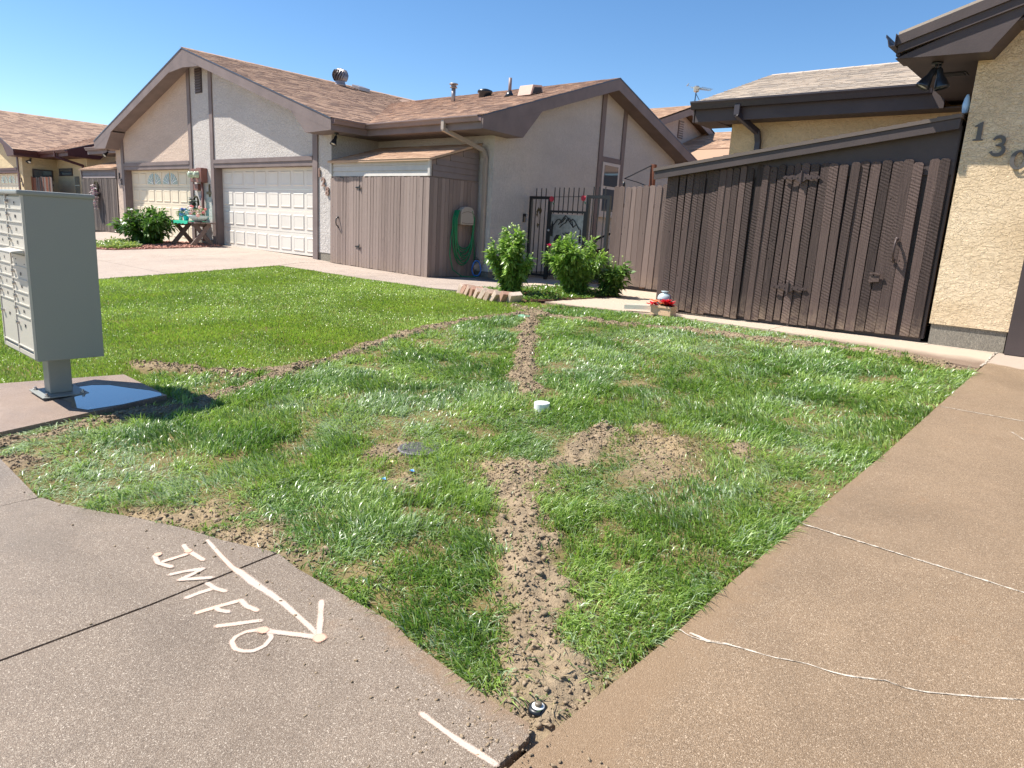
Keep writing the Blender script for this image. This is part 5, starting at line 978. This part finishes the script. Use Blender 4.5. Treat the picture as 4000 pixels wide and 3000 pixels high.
b = MB(); b.tube([(bx+.08,by+.03,z+.16),(bx+.085,by+.03,z+.3),(bx+.09,by+.03,z+.36)], [.01,.014,.006], 6); b.build('flower_spike', paint('dry_spike', S(80,70,78), .8), bs)
bs.scale = (.8, .8, .8)
jr = thing('glass_lantern', g(-4.78,8.8), 'glass lantern with pale blue domed metal top behind the flower basket', 'lantern'); c = g(-4.8,8.74)
gl = NT('clear_glass'); gl.set((.85,.9,.92), .03, .5); gl.p.inputs['Transmission Weight'].default_value = .95; gl.p.inputs['IOR'].default_value = 1.2
J = .8
b = MB(); b.lathe([(.11*J,.02),(.115*J,.04),(.115*J,.25*J)], c, 24); b.build('glass_body', gl.m, jr, True); b = MB(); b.lathe([(.118*J,.25*J),(.12*J,.27*J),(.112*J,.31*J),(.085*J,.345*J),(.05*J,.36*J),(.05*J,.385*J),(.066*J,.388*J),(.066*J,.398*J),(.001,.4*J)], c, 24); b.build('metal_top', paint('blue_grey_metal', S(176,192,196), .4, .5, .08), jr, True); b = MB(); b.lathe([(.12*J,0),(.12*J,.022),(.001,.023)], c, 24); b.build('base', paint('lantern_base', S(150,164,168), .4, .5), jr, True)
b = MB(); b.tube([c+Vector((.02,0,.023)), c+Vector((.02,0,.2))], .03, 10); b.build('candle', paint('wax', S(214,206,188), .6), jr, True)
gp = thing('gutter_piece', g(-5.1,8.62), 'short white gutter offcut lying on the path left of the basket', 'gutter offcut'); b = MB(); a_, c_ = g(-5.3,8.52,.03), g(-4.92,8.64,.05); gutter_p = [(0,0),(.10,0),(.105,.07),(.10,.07),(.094,.006),(.006,.006),(.004,.06),(-.002,.06)]; d = (c_-a_).normalized(); sd = Vector((-d.y, d.x, 0)); b.prism([a_+sd*p_+Vector((0,0,q_)) for p_, q_ in gutter_p], c_-a_); b.build('trough', paint('gutter_white', S(232,222,204), .5, .35, .05), gp)
# ---------------------------------------------------------------- hose reel, hose, sprinkler stand, spigot
hr = thing('hose_hanger', (-10.74, 10.64, 1.58), 'beige plastic hose hanger on the shed side wall', 'hose hanger'); hc = paint('beige_plastic', S(176,164,150), .5, .35, .06); hx_ = -10.752
b = MB(); ring = [(hx_, 10.64+.19*p_, 1.58+q_) for p_, q_ in ((-1,.05),(-.93,0),(.93,0),(1,.05),(1,.24),(.9,.31),(.6,.355),(0,.375),(-.6,.355),(-.9,.31),(-1,.24))]; b.prism(ring, (.13,0,0)); b.build('cover', hc, hr, bevel=.015)
b = MB(); P = [(hx_+.131, 10.64+.19*p_, 1.58+.22+.05*(1-p_*p_)) for p_ in np.linspace(-.95, .95, 13)]; b.tube(P, .004, 5); P = [(hx_+.131, 10.64+.19*p_, 1.58+.03+.015*p_*p_) for p_ in np.linspace(-.9, .9, 9)]; b.tube(P, .004, 5); b.build('seam', M['trim_dark'], hr)
hs = thing('garden_hose', (-10.7, 10.6, .7), 'coiled green garden hose hanging from the beige hanger', 'hose'); hg = paint('hose_green', S(20,120,74), .35, .5, .1, 30)
for k in range(8):
    b = MB(); lo_ = .74+.07*((k*5) % 8)/1.4; cy = 10.6+random.uniform(-.03,.03); wl = .28+.04*random.random()-.02*k*.3; P = []
    for t in np.linspace(-.15, 1.15, 26): a = math.pi*t; P.append((hx_+.03+.013*k, cy-math.cos(a)*wl*(1 if 0 <= t <= 1 else .8), 1.78-(1.78-lo_)*max(0, math.sin(a))**.62+(0.08 if t < 0 or t > 1 else 0)))
    b.tube(P, .0125, 8); b.build('coil', hg, hs, True)
b = MB(); b.tube([(hx_+.05,10.33,1.7),(hx_+.05,10.24,1.3),(hx_+.06,10.22,.95),(hx_+.08,10.3,.65),(hx_+.16,10.5,.51),(hx_+.22,10.75,.505),(hx_+.2,10.95,.5)], .0125, 8); b.build('tail', hg, hs, True); b = MB(); b.tube([(hx_+.06,10.85,1.7),(hx_+.05,10.92,1.3),(hx_+.05,10.96,1.0),(hx_+.03,10.98,.85)], .012, 8); b.build('tail', hg, hs, True)
sg = thing('spigot', (-10.7, 11.02, .8), 'brass garden spigot beside the downspout', 'spigot'); b = MB(); b.tube([(-10.7,11.09,.86),(-10.7,11.0,.86),(-10.7,10.96,.82)], .016, 8); b.build('pipe', paint('old_brass', S(120,104,80), .4, .5), sg, True); b = MB(); b.lathe([(.001,0),(.03,0),(.03,.012),(.001,.014)], (-10.7,11.0,.9), 10); b.build('valve_wheel', paint('old_brass2', S(104,92,76), .5, .4), sg)
bl = thing('sprinkler_stand', (-10.55, 10.9, .5), 'blue plastic loop sprinkler stand leaning by the shed', 'sprinkler'); b = MB(); P = [(-10.56+.09*math.cos(a)*(1.15 if math.sin(a) < 0 else .85)*.6, 10.9+.075*math.cos(a), .68+.165*math.sin(a)) for a in np.linspace(-1.2, 4.34, 30)]; b.tube(P, .017, 8); b.build('loop', paint('blue_plastic', S(38,104,178), .4, .5), bl, True); b = MB(); b.tube([(-10.585,10.868,.525),(-10.535,10.932,.525)], .016, 8); b.build('foot', paint('blue_plastic2', S(38,104,178), .4, .5), bl, True)
# ---------------------------------------------------------------- roof fittings
def roofA(x, y): return 5.87-.313*abs(x+20.6)
def roofB(y): return 3.68+.33*(y-10.27)
tv = thing('turbine_vent', (-20.1, 14.1, 5.7), 'round metal turbine vent with curved fins on the main ridge', 'roof vent'); c = Vector((-20.1,14.1,roofA(-20.1,14.1)-.02)); b = MB(); b.lathe([(.2,0),(.17,.06),(.15,.14),(.15,.18)], c, 20); b.build('base', M['galv'], tv, True)
for k in range(18):
    b = MB(); P = []; a0 = 2*math.pi*k/18
    for j in range(8): t = j/7; rr_ = .12+.1*math.sin(math.pi*(.12+.76*t)); a = a0+.7*t; P.append((c+Vector((math.cos(a)*rr_, math.sin(a)*rr_, .16+.33*t)), a))
    V = []; 
    for p_, a in P: V += [p_, p_+Vector((math.cos(a+1.0)*.062, math.sin(a+1.0)*.062, 0))]
    b.add(V, [(2*j, 2*j+1, 2*j+3, 2*j+2) for j in range(7)]); b.build('fin', M['galv'], tv, True, fix=False)
b = MB(); b.lathe([(.11,.17),(.16,.25),(.18,.33),(.15,.42),(.1,.47)], c, 20); b.build('core', M['trim_dark'], tv, True)
b = MB(); b.lathe([(.14,.47),(.15,.49),(.08,.53),(.001,.54)], c, 20); b.build('crown', M['galv'], tv, True)
fv = thing('flat_vent', (-19.9,14.75,5.6), 'low flat grey metal vent below the turbine on the main roof', 'roof vent'); z = roofA(-19.9,14.75); b = MB(); b.prism([(-20.1,14.55,z+.10),(-19.7,14.55,z-.02),(-19.7,14.55,z+.08),(-20.1,14.55,z+.2)], (0,.42,0)); b.build('hood', M['galv'], fv, bevel=.01); b = MB(); b.box(-20.02, 14.6, z-.1, -19.75, 14.9, z+.05); b.build('collar', M['galv'], fv)
fl = thing('flue_pipe', (-13.6,13.1,4.5), 'thin metal flue pipe with a layered cap on the wing roof', 'flue'); yv = 13.3; z = roofB(yv); b = MB(); b.tube([(-14.0,yv,z-.05),(-14.0,yv,z+.34)], .055, 12); b.build('pipe', M['galv'], fl, True)
for k, (rr_, zz_) in enumerate(((.10,.34),(.075,.38),(.12,.42))): b = MB(); b.lathe([(.02,0),(rr_,.005),(rr_*.85,.03),(.02,.035)], (-14.0,yv,z+zz_), 14); b.build('cap_ring', M['galv'], fl, True)
fk = thing('round_vent', (-13.1,13.6,4.7), 'low dark round vent dome near the wing ridge', 'roof vent'); z = roofB(13.75); b = MB(); b.lathe([(.16,-.05),(.16,.08),(.2,.1),(.19,.15),(.08,.19),(.001,.2)], (-13.3,13.75,z), 18); b.build('dome', M['blackmetal'], fk, True)
pp = thing('vent_pipe', (-11.75,13.0,4.6), 'slim brown vent pipe with flashing on the wing roof', 'vent pipe'); yv = 13.2; z = roofB(yv); b = MB(); b.tube([(-11.95,yv,z),(-11.95,yv,z+.42)], .04, 10); b.build('pipe', M['gutter'], pp, True); b = MB(); b.lathe([(.14,-.02),(.08,.06),(.045,.13)], (-11.95,yv,z), 14); b.build('flashing', M['blackmetal'], pp, True)
bv = thing('box_vent', (-11.5,13.4,4.65), 'pinkish slanted box vent on the wing roof', 'roof vent'); z = roofB(13.2); x, y = -11.15, 13.0; z = roofB(y); b = MB(); b.prism([(x-.2,y-.2,z-.03),(x-.2,y+.24,z+.10),(x-.2,y+.2,z+.24),(x-.2,y-.12,z+.2)], (.4,0,0)); b.build('hood', paint('vent_pink', S(196,166,150), .6, .3), bv, bevel=.01); b = MB(); b.prism([(x+.2005,y-.14,z+.0),(x+.2005,y+.2,z+.1),(x+.2005,y+.17,z+.19),(x+.2005,y-.08,z+.15)], (.006,0,0)); b.build('opening', M['black'], bv)
at = thing('tv_antenna', (-12.4,23.1,6.0), 'silver television antenna on a thin mast above the distant roof', 'antenna'); c = Vector((-12.75,23.9,6.2)); b = MB(); b.tube([c, c+Vector((.06,-.07,.5))], .022, 8); b.tube([c+Vector((.3,.1,-.05)), c+Vector((.06,-.08,.4))], .012, 6); b.build('mast', paint('mast_blue', S(60,96,130), .4, .5), at)
k0 = c+Vector((.06,-.07,.55)); b = MB(); b.bar(k0+Vector((-.28,.12,.1)), k0+Vector((.5,.1,-.06)), .045, .045); b.lathe([(.02,-.12),(.1,-.08),(.12,.06),(.07,.1),(.001,.11)], k0, 10); b.build('boom', M['steel'], at)
for k in range(9): t = k/8; p_ = k0+Vector((.08+.42*t, .1, .04-.09*t)); q = MB(); q.bar(p_-Vector((.02,.2,.08))*(1-.3*t), p_+Vector((.02,.2,.08))*(1-.3*t), .014, .014); q.build('element', M['steel'], at)
q = MB(); q.bar(k0+Vector((-.42,.12,.2))-Vector((0,.06,.05)), k0+Vector((-.42,.12,.2))+Vector((0,.06,.05)), .03, .03); q.bar(k0+Vector((-.42,.12,.2)), k0+Vector((-.28,.12,.1)), .012, .012); q.build('element', M['steel'], at)
# ---------------------------------------------------------------- post with string light behind the brown fence
ps = thing('lamp_post', (-8.0, 13.6, .5), 'orange-brown wooden post with a hanging string lamp behind the fence', 'post'); b = MB(); b.box(-7.62, 12.75, .5, -7.53, 12.84, 2.98); b.build('post', M['picket_red'], ps, bevel=.004)
b = MB(); b.tube([(-7.6,12.76,2.96),(-7.95,12.5,2.72),(-8.02,12.45,2.68)], .014, 6); b.tube([(-8.02,12.45,2.68),(-7.8,12.6,2.62),(-7.5,12.8,2.5)], .009, 6); b.build('bracket', bk, ps); b = MB(); b.lathe([(.02,0),(.03,-.05),(.028,-.12),(.001,-.13)], (-8.02,12.45,2.62), 10); b.build('socket', bk, ps, True); b = MB(); b.lathe([(.014,-.12),(.03,-.16),(.02,-.2),(.001,-.21)], (-8.02,12.45,2.62), 10); b.build('bulb', M['lens'], ps, True)
gc = thing('garden_cart', (-8.6, 13.6, .5), 'black curved cart handle with dark red bin seen through the gate', 'cart'); b = MB(); b.tube([(-9.3,13.2,1.1),(-9.1,13.25,1.45),(-8.8,13.3,1.58),(-8.4,13.35,1.58),(-8.25,13.35,1.3),(-8.6,13.3,.95),(-8.9,13.3,.8)], .025, 8); b.build('handle', bk, gc, True); b = MB(); b.prism([(-9.5,13.1,.55),(-8.5,13.1,.55),(-8.9,13.1,1.25),(-9.35,13.1,1.15)], (0,.5,0)); b.build('bin', paint('dark_red', S(92,52,50), .5), gc, bevel=.03)
b = MB()
for y in (13.05, 13.62): b.lathe([(.001,-.03),(.2,-.03),(.2,.03),(.001,.03)], (-9.0,y,.72), 18, (0,1,0))
b.build('wheel', bk, gc)
# ---------------------------------------------------------------- electricity meters on the middle pier
em = thing('electricity_meter', (-20.7, 9.7, 1.7), 'brown twin electricity meter box with glass domes between the garage doors', 'meter'); mc = paint('meter_brown', S(132,90,80), .5, .35, .08)
b = MB(); b.box(-21.0, 9.58, 2.36, -20.62, 9.749, 2.72); b.build('box', mc, em, bevel=.01); b = MB(); b.box(-20.615, 9.56, 2.34, -20.3, 9.749, 2.74); b.build('box', mc, em, bevel=.01); b = MB(); b.box(-21.0, 9.65, 2.12, -20.72, 9.749, 2.3); b.build('junction_box', mc, em, bevel=.01)
b = MB(); b.tube([(-20.5,9.68,2.34),(-20.5,9.68,.7)], .04, 10); b.build('conduit', mc, em, True)
for x in (-20.85, -20.5): b = MB(); b.lathe([(.1,0),(.1,.03),(.085,.05),(.085,.11),(.06,.135),(.001,.14)], (x,9.575,2.55), 18, (0,-1,0)); b.build('glass_dome', paint('dome_grey_%d' % int(-x*100), S(176,186,160), .12, .7), em, True)
wd = thing('wall_cross', (-20.2, 9.7, 1.95), 'small dark metal cross ornament on the tan pier', 'ornament'); b = MB(); b.box(-20.22, 9.72, 1.95, -20.16, 9.748, 2.3); b.box(-20.34, 9.715, 2.02, -20.04, 9.747, 2.1); b.build('cross', brz, wd)
# ---------------------------------------------------------------- crossed-leg table with pots
tb = thing('cross_leg_table', (-20.35, 9.25, .58), 'weathered brown cross-legged table with green cloth before the tan pier', 'table'); wdm = M['picket_brown']; tz = 1.24
for i in range(4): b = MB(); b.box(-21.15, 8.98+i*.145, tz-.04, -19.5, 9.115+i*.145, tz); b.build('plank', wdm, tb, bevel=.004)
for x in (-20.95, -19.75):
    for s in (1, -1): b = MB(); b.bar((x+.02*s, 9.27-.3*s, .58), (x+.02*s, 9.27+.22*s, tz-.04), .04, .12, (0,1,0) if False else (0,0,1)); b.build('leg', wdm, tb, bevel=.004)
    b = MB(); b.box(x-.06, 9.0, tz-.13, x-.021, 9.54, tz-.042); b.build('cleat', wdm, tb)
b = MB(); n_ = 20; V = []
for i in range(n_+1):
    x = -21.2+1.25*i/n_; V += [(x,8.955,tz-.07+.012*math.sin(i*1.7)),(x,8.965,tz+.008),(x,9.58,tz+.008)]
b.add(V, [(3*i+j, 3*i+3+j, 3*i+4+j, 3*i+1+j) for i in range(n_) for j in (0,1)]); cl = b.build('tablecloth', paint('cloth_green', S(60,186,150), .7, .2, .08, 6)); tag(cl, 'turquoise green cloth lying on the cross-legged table', 'cloth')
def pot(name, c, label, prof, mat, flower_c, n, spread, hgt, seed, cat='flower pot'):
    t = thing(name, c, label, cat, 'flower pots on the table'); b = MB(); b.lathe(prof, c, 18); b.build('pot', mat, t, True); r = random.Random(seed); C = Vector(c)
    b = MB()
    for k in range(30): petals(b, C+Vector((r.uniform(-spread,spread), r.uniform(-spread*.6,spread*.6), prof[-1][1]+r.uniform(-.02,hgt*.7))), 3, .08, .014, .5, k+seed)
    b.build('leaves', leafmat('pot_leaf_%d' % seed, S(70,110,70), S(90,130,80), .5, .3, False), t, fix=False)
    for k in range(n):
        b = MB(); p_ = C+Vector((r.uniform(-spread,spread), r.uniform(-spread*.7,spread*.5), prof[-1][1]+r.uniform(.0,hgt))); rr_ = r.uniform(.035,.055)
        b.lathe([(.001,-rr_),(rr_*.8,-rr_*.6),(rr_,0),(rr_*.75,rr_*.6),(.001,rr_*.8)], p_, 7); petals(b, p_, 6, rr_*1.5, rr_*.5, .3, k); fc = flower_c[k % len(flower_c)]; b.build('flower', FM.setdefault(fc, paint('bloom_%02d' % len(FM), fc, .7, .2, .1, 40)), t, fix=False)
FM = {}
pot('flower_pot', (-20.55,9.2,tz+.009), 'small turquoise pot with blue and white flowers on the table', [(.06,0),(.085,.13),(.095,.14)], paint('pot_blue', S(56,170,196), .35, .5), [S(140,160,220), S(220,224,240), S(110,130,200)], 12, .15, .22, 31)
pot('flower_bowl', (-19.8,9.2,tz+.009), 'white boat-shaped bowl with pink and white roses on the table', [(.1,0),(.22,.08),(.3,.17)], paint('bowl_white', S(214,232,226), .35, .5), [S(244,196,186), S(250,232,220), S(232,140,140), S(246,214,200)], 20, .27, .24, 32)
pot('glass_jar', (-20.9,9.2,tz+.009), 'small clear jar with grey-white sprigs at the left end of the table', [(.05,0),(.055,.1),(.05,.12)], paint('jar_glass', S(196,206,196), .15, .7), [S(236,236,240)], 5, .08, .16, 33)
# dried wreath on the meter pipe and wreath on the grey shed
def wreath(name, c, label, R, nf, cols, seed, drop=0):
    t = thing(name, c, label, 'wreath'); C = Vector(c); r = random.Random(seed)
    b = MB(); b.tube([C+Vector((R*.7*math.cos(a),.02,R*math.sin(a))) for a in np.linspace(0, 6.28, 20)], .03, 6); b.build('ring', paint('twig_%d' % seed, S(70,66,50), .9), t)
    for k in range(nf):
        a = r.random()*6.28; q = r.uniform(.3,1.1); p_ = C+Vector((R*.8*q*math.cos(a), -.04-.05*r.random(), R*q*math.sin(a)-drop*r.random())); b = MB(); petals(b, p_, 7, .1, .035, .0, k); petals(b, p_+Vector((0,-.02,0)), 5, .06, .03, .2, k+50); fc = cols[k % len(cols)]; b.build('bloom' if sum(fc) > .9 else 'leaf_cluster', FM.setdefault(fc, paint('bloom_%02d' % len(FM), fc, .7, .2, .1, 40)), t, fix=False)
wreath('flower_wreath', (-28.75,9.64,2.1), 'pink and white flower wreath hanging on the weathered grey shed', .27, 46, [S(240,226,224), S(214,178,190), S(250,246,240), S(190,160,180)], 5, .45)
wreath('flower_spray', (-20.8,9.6,1.75), 'grey-green leaf spray with white blooms on the meter conduit', .2, 34, [S(96,110,90), S(210,214,210), S(70,84,64), S(150,140,140)], 6, .25)
lt = thing('trellis', (-30.55,9.6,1.2), 'black iron lattice panel at the left end of the grey shed', 'trellis'); 
for k in range(6): b = MB(); b.bar((-30.9+.09*k,9.66,.65), (-30.9+.09*k,9.66,2.55), .02, .02, (1,0,0)); b.build('bar', bk, lt)
b = MB(); b.box(-30.95, 9.65, .9, -30.4, 9.67, .94); b.box(-30.95, 9.65, 2.2, -30.4, 9.67, 2.24); b.build('rail', bk, lt)
# ---------------------------------------------------------------- plants
M['leaf'] = leafmat('leaf', None, None, .3, .3)
def bush(name, c, label, rx, ry, h, nleaf, L, cols, seed, buds=0, flower=None, group=None, top=1.0):
    """stems fanning from the base, lance leaves through an uneven volume"""
    t = thing(name, c, label, 'shrub', group); C = np.array(c); R = np.random.default_rng(seed); r = random.Random(seed)
    ns = 26; sm = MB(); tips = []
    for k in range(ns):
        a = R.random()*6.28; q = R.random()**.5*.92; tip = C+np.array([rx*q*math.cos(a), ry*q*math.sin(a), h*(1-.42*q**2)*R.uniform(.78,1.05)*top]); mid = C+(tip-C)*.5+np.array([(tip-C)[0]*-.12, (tip-C)[1]*-.12, .05*h])
        sm.tube([C+(tip-C)*np.array([.12,.12,0]), mid, tip], [.008,.006,.003], 5, False); tips.append((mid, tip))
    sm.build('stems', paint('stem_%d' % seed, S(96,120,60), .7), t, True)
    idx = R.integers(0, ns, nleaf); u = R.random(nleaf)**.8*1.02; mids = np.array([tips[i][0] for i in idx]); tp = np.array([tips[i][1] for i in idx]); u2 = u[:,None]
    p0 = (1-u2)**2*(C+(tp-C)*np.array([.12,.12,0]))+2*u2*(1-u2)*mids+u2**2*tp
    out = R.normal(0, 1, (nleaf,3)); rad = (p0-C)*np.array([1,1,0]); rad = rad/(np.linalg.norm(rad, axis=1, keepdims=True)+.02); d = out*.6+rad*.75+np.array([0,0,.15]); d[:,2] -= .25*R.random(nleaf); d /= np.linalg.norm(d, axis=1, keepdims=True)
    p0 = p0+d*R.uniform(0, .07, (nleaf,1))*(rx/.45); p0[:,2] = np.maximum(p0[:,2], C[2]+.03)
    s = np.cross(d, R.normal(0, .35, (nleaf,3))+np.array([0,0,1.])); s /= np.linalg.norm(s, axis=1, keepdims=True); l = L*R.uniform(.6,1.3,(nleaf,1)); w_ = l*R.uniform(.15,.24,(nleaf,1)); dn = np.array([0,0,-1.])
    V = np.stack([p0, p0+d*l*.45+s*w_+dn*l*.02, p0+d*l*.5+dn*l*.0-np.array([0,0,.0])*l+np.cross(s,d)*l*-.06, p0+d*l*.45-s*w_+dn*l*.02, p0+d*l+dn*l*.22], 1).reshape(-1,3); V[:,2] = np.maximum(V[:,2], C[2]+.005)
    o_ = np.arange(nleaf)[:,None]*5; T = np.concatenate([o_+np.array([[0,1,2]]), o_+np.array([[0,2,3]]), o_+np.array([[1,4,2]]), o_+np.array([[3,2,4]])], 0)
    mixv = np.clip(R.normal(.45,.28,(nleaf,1)), 0, 1); col = (np.array(cols[0])*(1-mixv)+np.array(cols[1])*mixv)*R.uniform(.75,1.2,(nleaf,1)); ob = fastmesh('leaves', V-C, T, M['leaf'], np.repeat(col, 5, 0)); ob.parent = t; ob['kind'] = 'stuff'; ORG[ob.name] = Vector(c)
    if buds:
        stk = MB(); bmm = paint('bud_%d' % seed, S(190,206,130), .5); q = MB(); q.lathe([(.001,-.016),(.013,-.008),(.016,.004),(.008,.016),(.001,.018)], (0,0,0), 8); me = q.mesh('bud', bmm, smooth=True)
        for k in range(buds):
            m_, tpk = tips[k % ns]; off = R.normal(0, .06, 3)*(rx/.45); p_ = np.array(tpk)+off*np.array([1,1,.4])+np.array([0,0,R.uniform(.04,.15)]); inst(me, 'bud', t, tuple(p_), (r.random(), r.random(), 0)); stk.tube([tuple(tpk), tuple((np.array(tpk)+p_)/2+np.array([0,0,.01])), tuple(p_)], .0035, 4, False)
    if buds: stk.build('bud_stalks', paint('stalk_%d' % seed, S(150,176,90), .6), t, True)
    if flower:
        for fx, fc, rr_ in flower: b = MB(); petals(b, fx, 9, rr_, rr_*.4, .6, 3); petals(b, Vector(fx)+Vector((0,0,.01)), 7, rr_*.7, rr_*.35, 1.1, 4); b.build('flower', FM.setdefault(fc, paint('bloom_%02d' % len(FM), fc, .6, .2, .1, 40)), t, fix=False)
    return t
gl_ = ((.09,.2,.025), (.36,.52,.12))
bush('peony_bush', tuple(g(-7.5,8.6)), 'tall peony bush covered in round buds left of the gate', .43, .43, 1.0, 4800, .105, gl_, 41, 70, None, 'peony bushes', 1.05)
bush('peony_bush', tuple(g(-7.25,10.0)), 'broad peony bush with one pink bloom in front of the gate', .62, .6, .98, 6800, .105, gl_, 42, 20, [((-7.5,9.5,1.3), S(228,60,120), .06)], 'peony bushes')
bush('green_shrub', tuple(g(-6.72,10.35)), 'loose leafy green plant leaning against the brown fence', .32, .34, .62, 900, .14, ((.05,.12,.02), (.2,.32,.08)), 43, 8)
bush('green_shrub', tuple(g(-21.4,8.45)), 'rounded dark green peony shrub before the cream garage door', .92, .75, .98, 4200, .17, ((.035,.10,.015), (.16,.29,.06)), 44, 0, [((-21.6,8.1,1.42), S(245,242,236), .12)])
def cover(name, label, pts, h, L, cols, n, seed):
    R = np.random.default_rng(seed); P = np.array(pts); x = R.uniform(P[:,0].min(), P[:,0].max(), n); y = R.uniform(P[:,1].min(), P[:,1].max(), n); k = inpoly(x, y, pts); x, y = x[k], y[k]; n = len(x); z = gz(x, y)+R.uniform(-.01, h, n)*np.clip(fbm(x*3, y*3, seed)*2, .2, 1)
    d = R.normal(0, 1, (n,3)); d[:,2] = np.abs(d[:,2])*.5; d /= np.linalg.norm(d, axis=1, keepdims=True); s = np.cross(d, [0,0,1.]); s /= np.linalg.norm(s, axis=1, keepdims=True)+1e-6; l = L*R.uniform(.6,1.3,(n,1)); p0 = np.c_[x, y, z]
    V = np.stack([p0, p0+d*l*.5+s*l*.3, p0+d*l, p0+d*l*.5-s*l*.3], 1).reshape(-1,3); o_ = np.arange(n)[:,None]*4; T = np.concatenate([o_+np.array([[0,1,2]]), o_+np.array([[0,2,3]])], 0); m_ = R.random((n,1)); col = np.array(cols[0])*(1-m_)+np.array(cols[1])*m_
    return tag(fastmesh(name, V, T, M['leaf'], np.repeat(col, 4, 0)), label, 'ground cover', kind='stuff')
BED = [(-8.2,8.2),(-6.75,8.0),(-6.62,8.5),(-6.6,10.2),(-7.4,11.2),(-8.3,10.6),(-8.3,8.6)]
sheet('flower_bed', BED, M['mulch'], .012, .08); cover('bed_ground_cover', 'low bright green leaves covering the flower bed', BED, .06, .05, ((.06,.15,.02), (.2,.3,.06)), 9000, 61)
PLT = [(-22.6,8.0),(-22.3,8.9),(-21.3,9.7),(-19.4,9.7),(-19.3,8.9),(-19.9,7.0),(-20.6,6.7),(-21.6,7.0)]
sheet('gravel_bed', PLT, M['mulch'], .006, .06); cover('variegated_ground_cover', 'low yellow-green ground cover at the edge of the gravel bed', [(-22.3,7.9),(-21.8,8.3),(-20.6,7.9),(-20.1,7.75),(-20.0,7.1),(-20.6,6.85),(-21.5,7.1)], .14, .08, ((.12,.22,.04), (.46,.5,.2)), 7000, 62)
R_ = np.random.default_rng(5); x = R_.uniform(-22.5,-19.3,2600); y = R_.uniform(6.8,9.7,2600); k = inpoly(x, y, PLT); x, y = x[k], y[k]; tag(clods('red_gravel', x, y, gz(x, y)+.008, .018+.02*R_.random(len(x)), paint('gravel_red', S(176,128,112), .85, .2, .3, 9)), 'reddish gravel around the shrub and cross-legged table', 'gravel', kind='stuff')
NB = [(-32.8,-2),(-28.4,2.5),(-28.4,5.5),(-33,6.5)]; sheet('neighbour_lawn', NB, M['turf'], .0, .1); cover('neighbour_grass', 'strip of lawn at the left edge beyond the driveway', NB, .06, .08, ((.08,.2,.02), (.2,.34,.06)), 16000, 63)
# loose debris on the pavement and blades strewn on the soil
N = 3400; x = RNG.uniform(-3.9,-1.0,N); y = RNG.uniform(1.4,4.6,N); k = inpoly(x, y, LAWN) & (dirtf(x, y) > .25); x, y = x[k], y[k]; n = len(x); an = RNG.random(n)*6.28; cc = np.where(RNG.random((n,1)) < .55, np.array([.40,.30,.16]), np.array([.09,.2,.05]))*RNG.uniform(.7,1.2,(n,1))
tag(blades('cut_grass', x, y, RNG.uniform(.03,.08,n), RNG.uniform(.003,.005,n), np.cos(an), np.sin(an), np.full(n, .97), cc, M['grass'], soilz(x, y)+.012), 'loose cut grass and straw strewn over the dug soil', 'grass', kind='stuff')
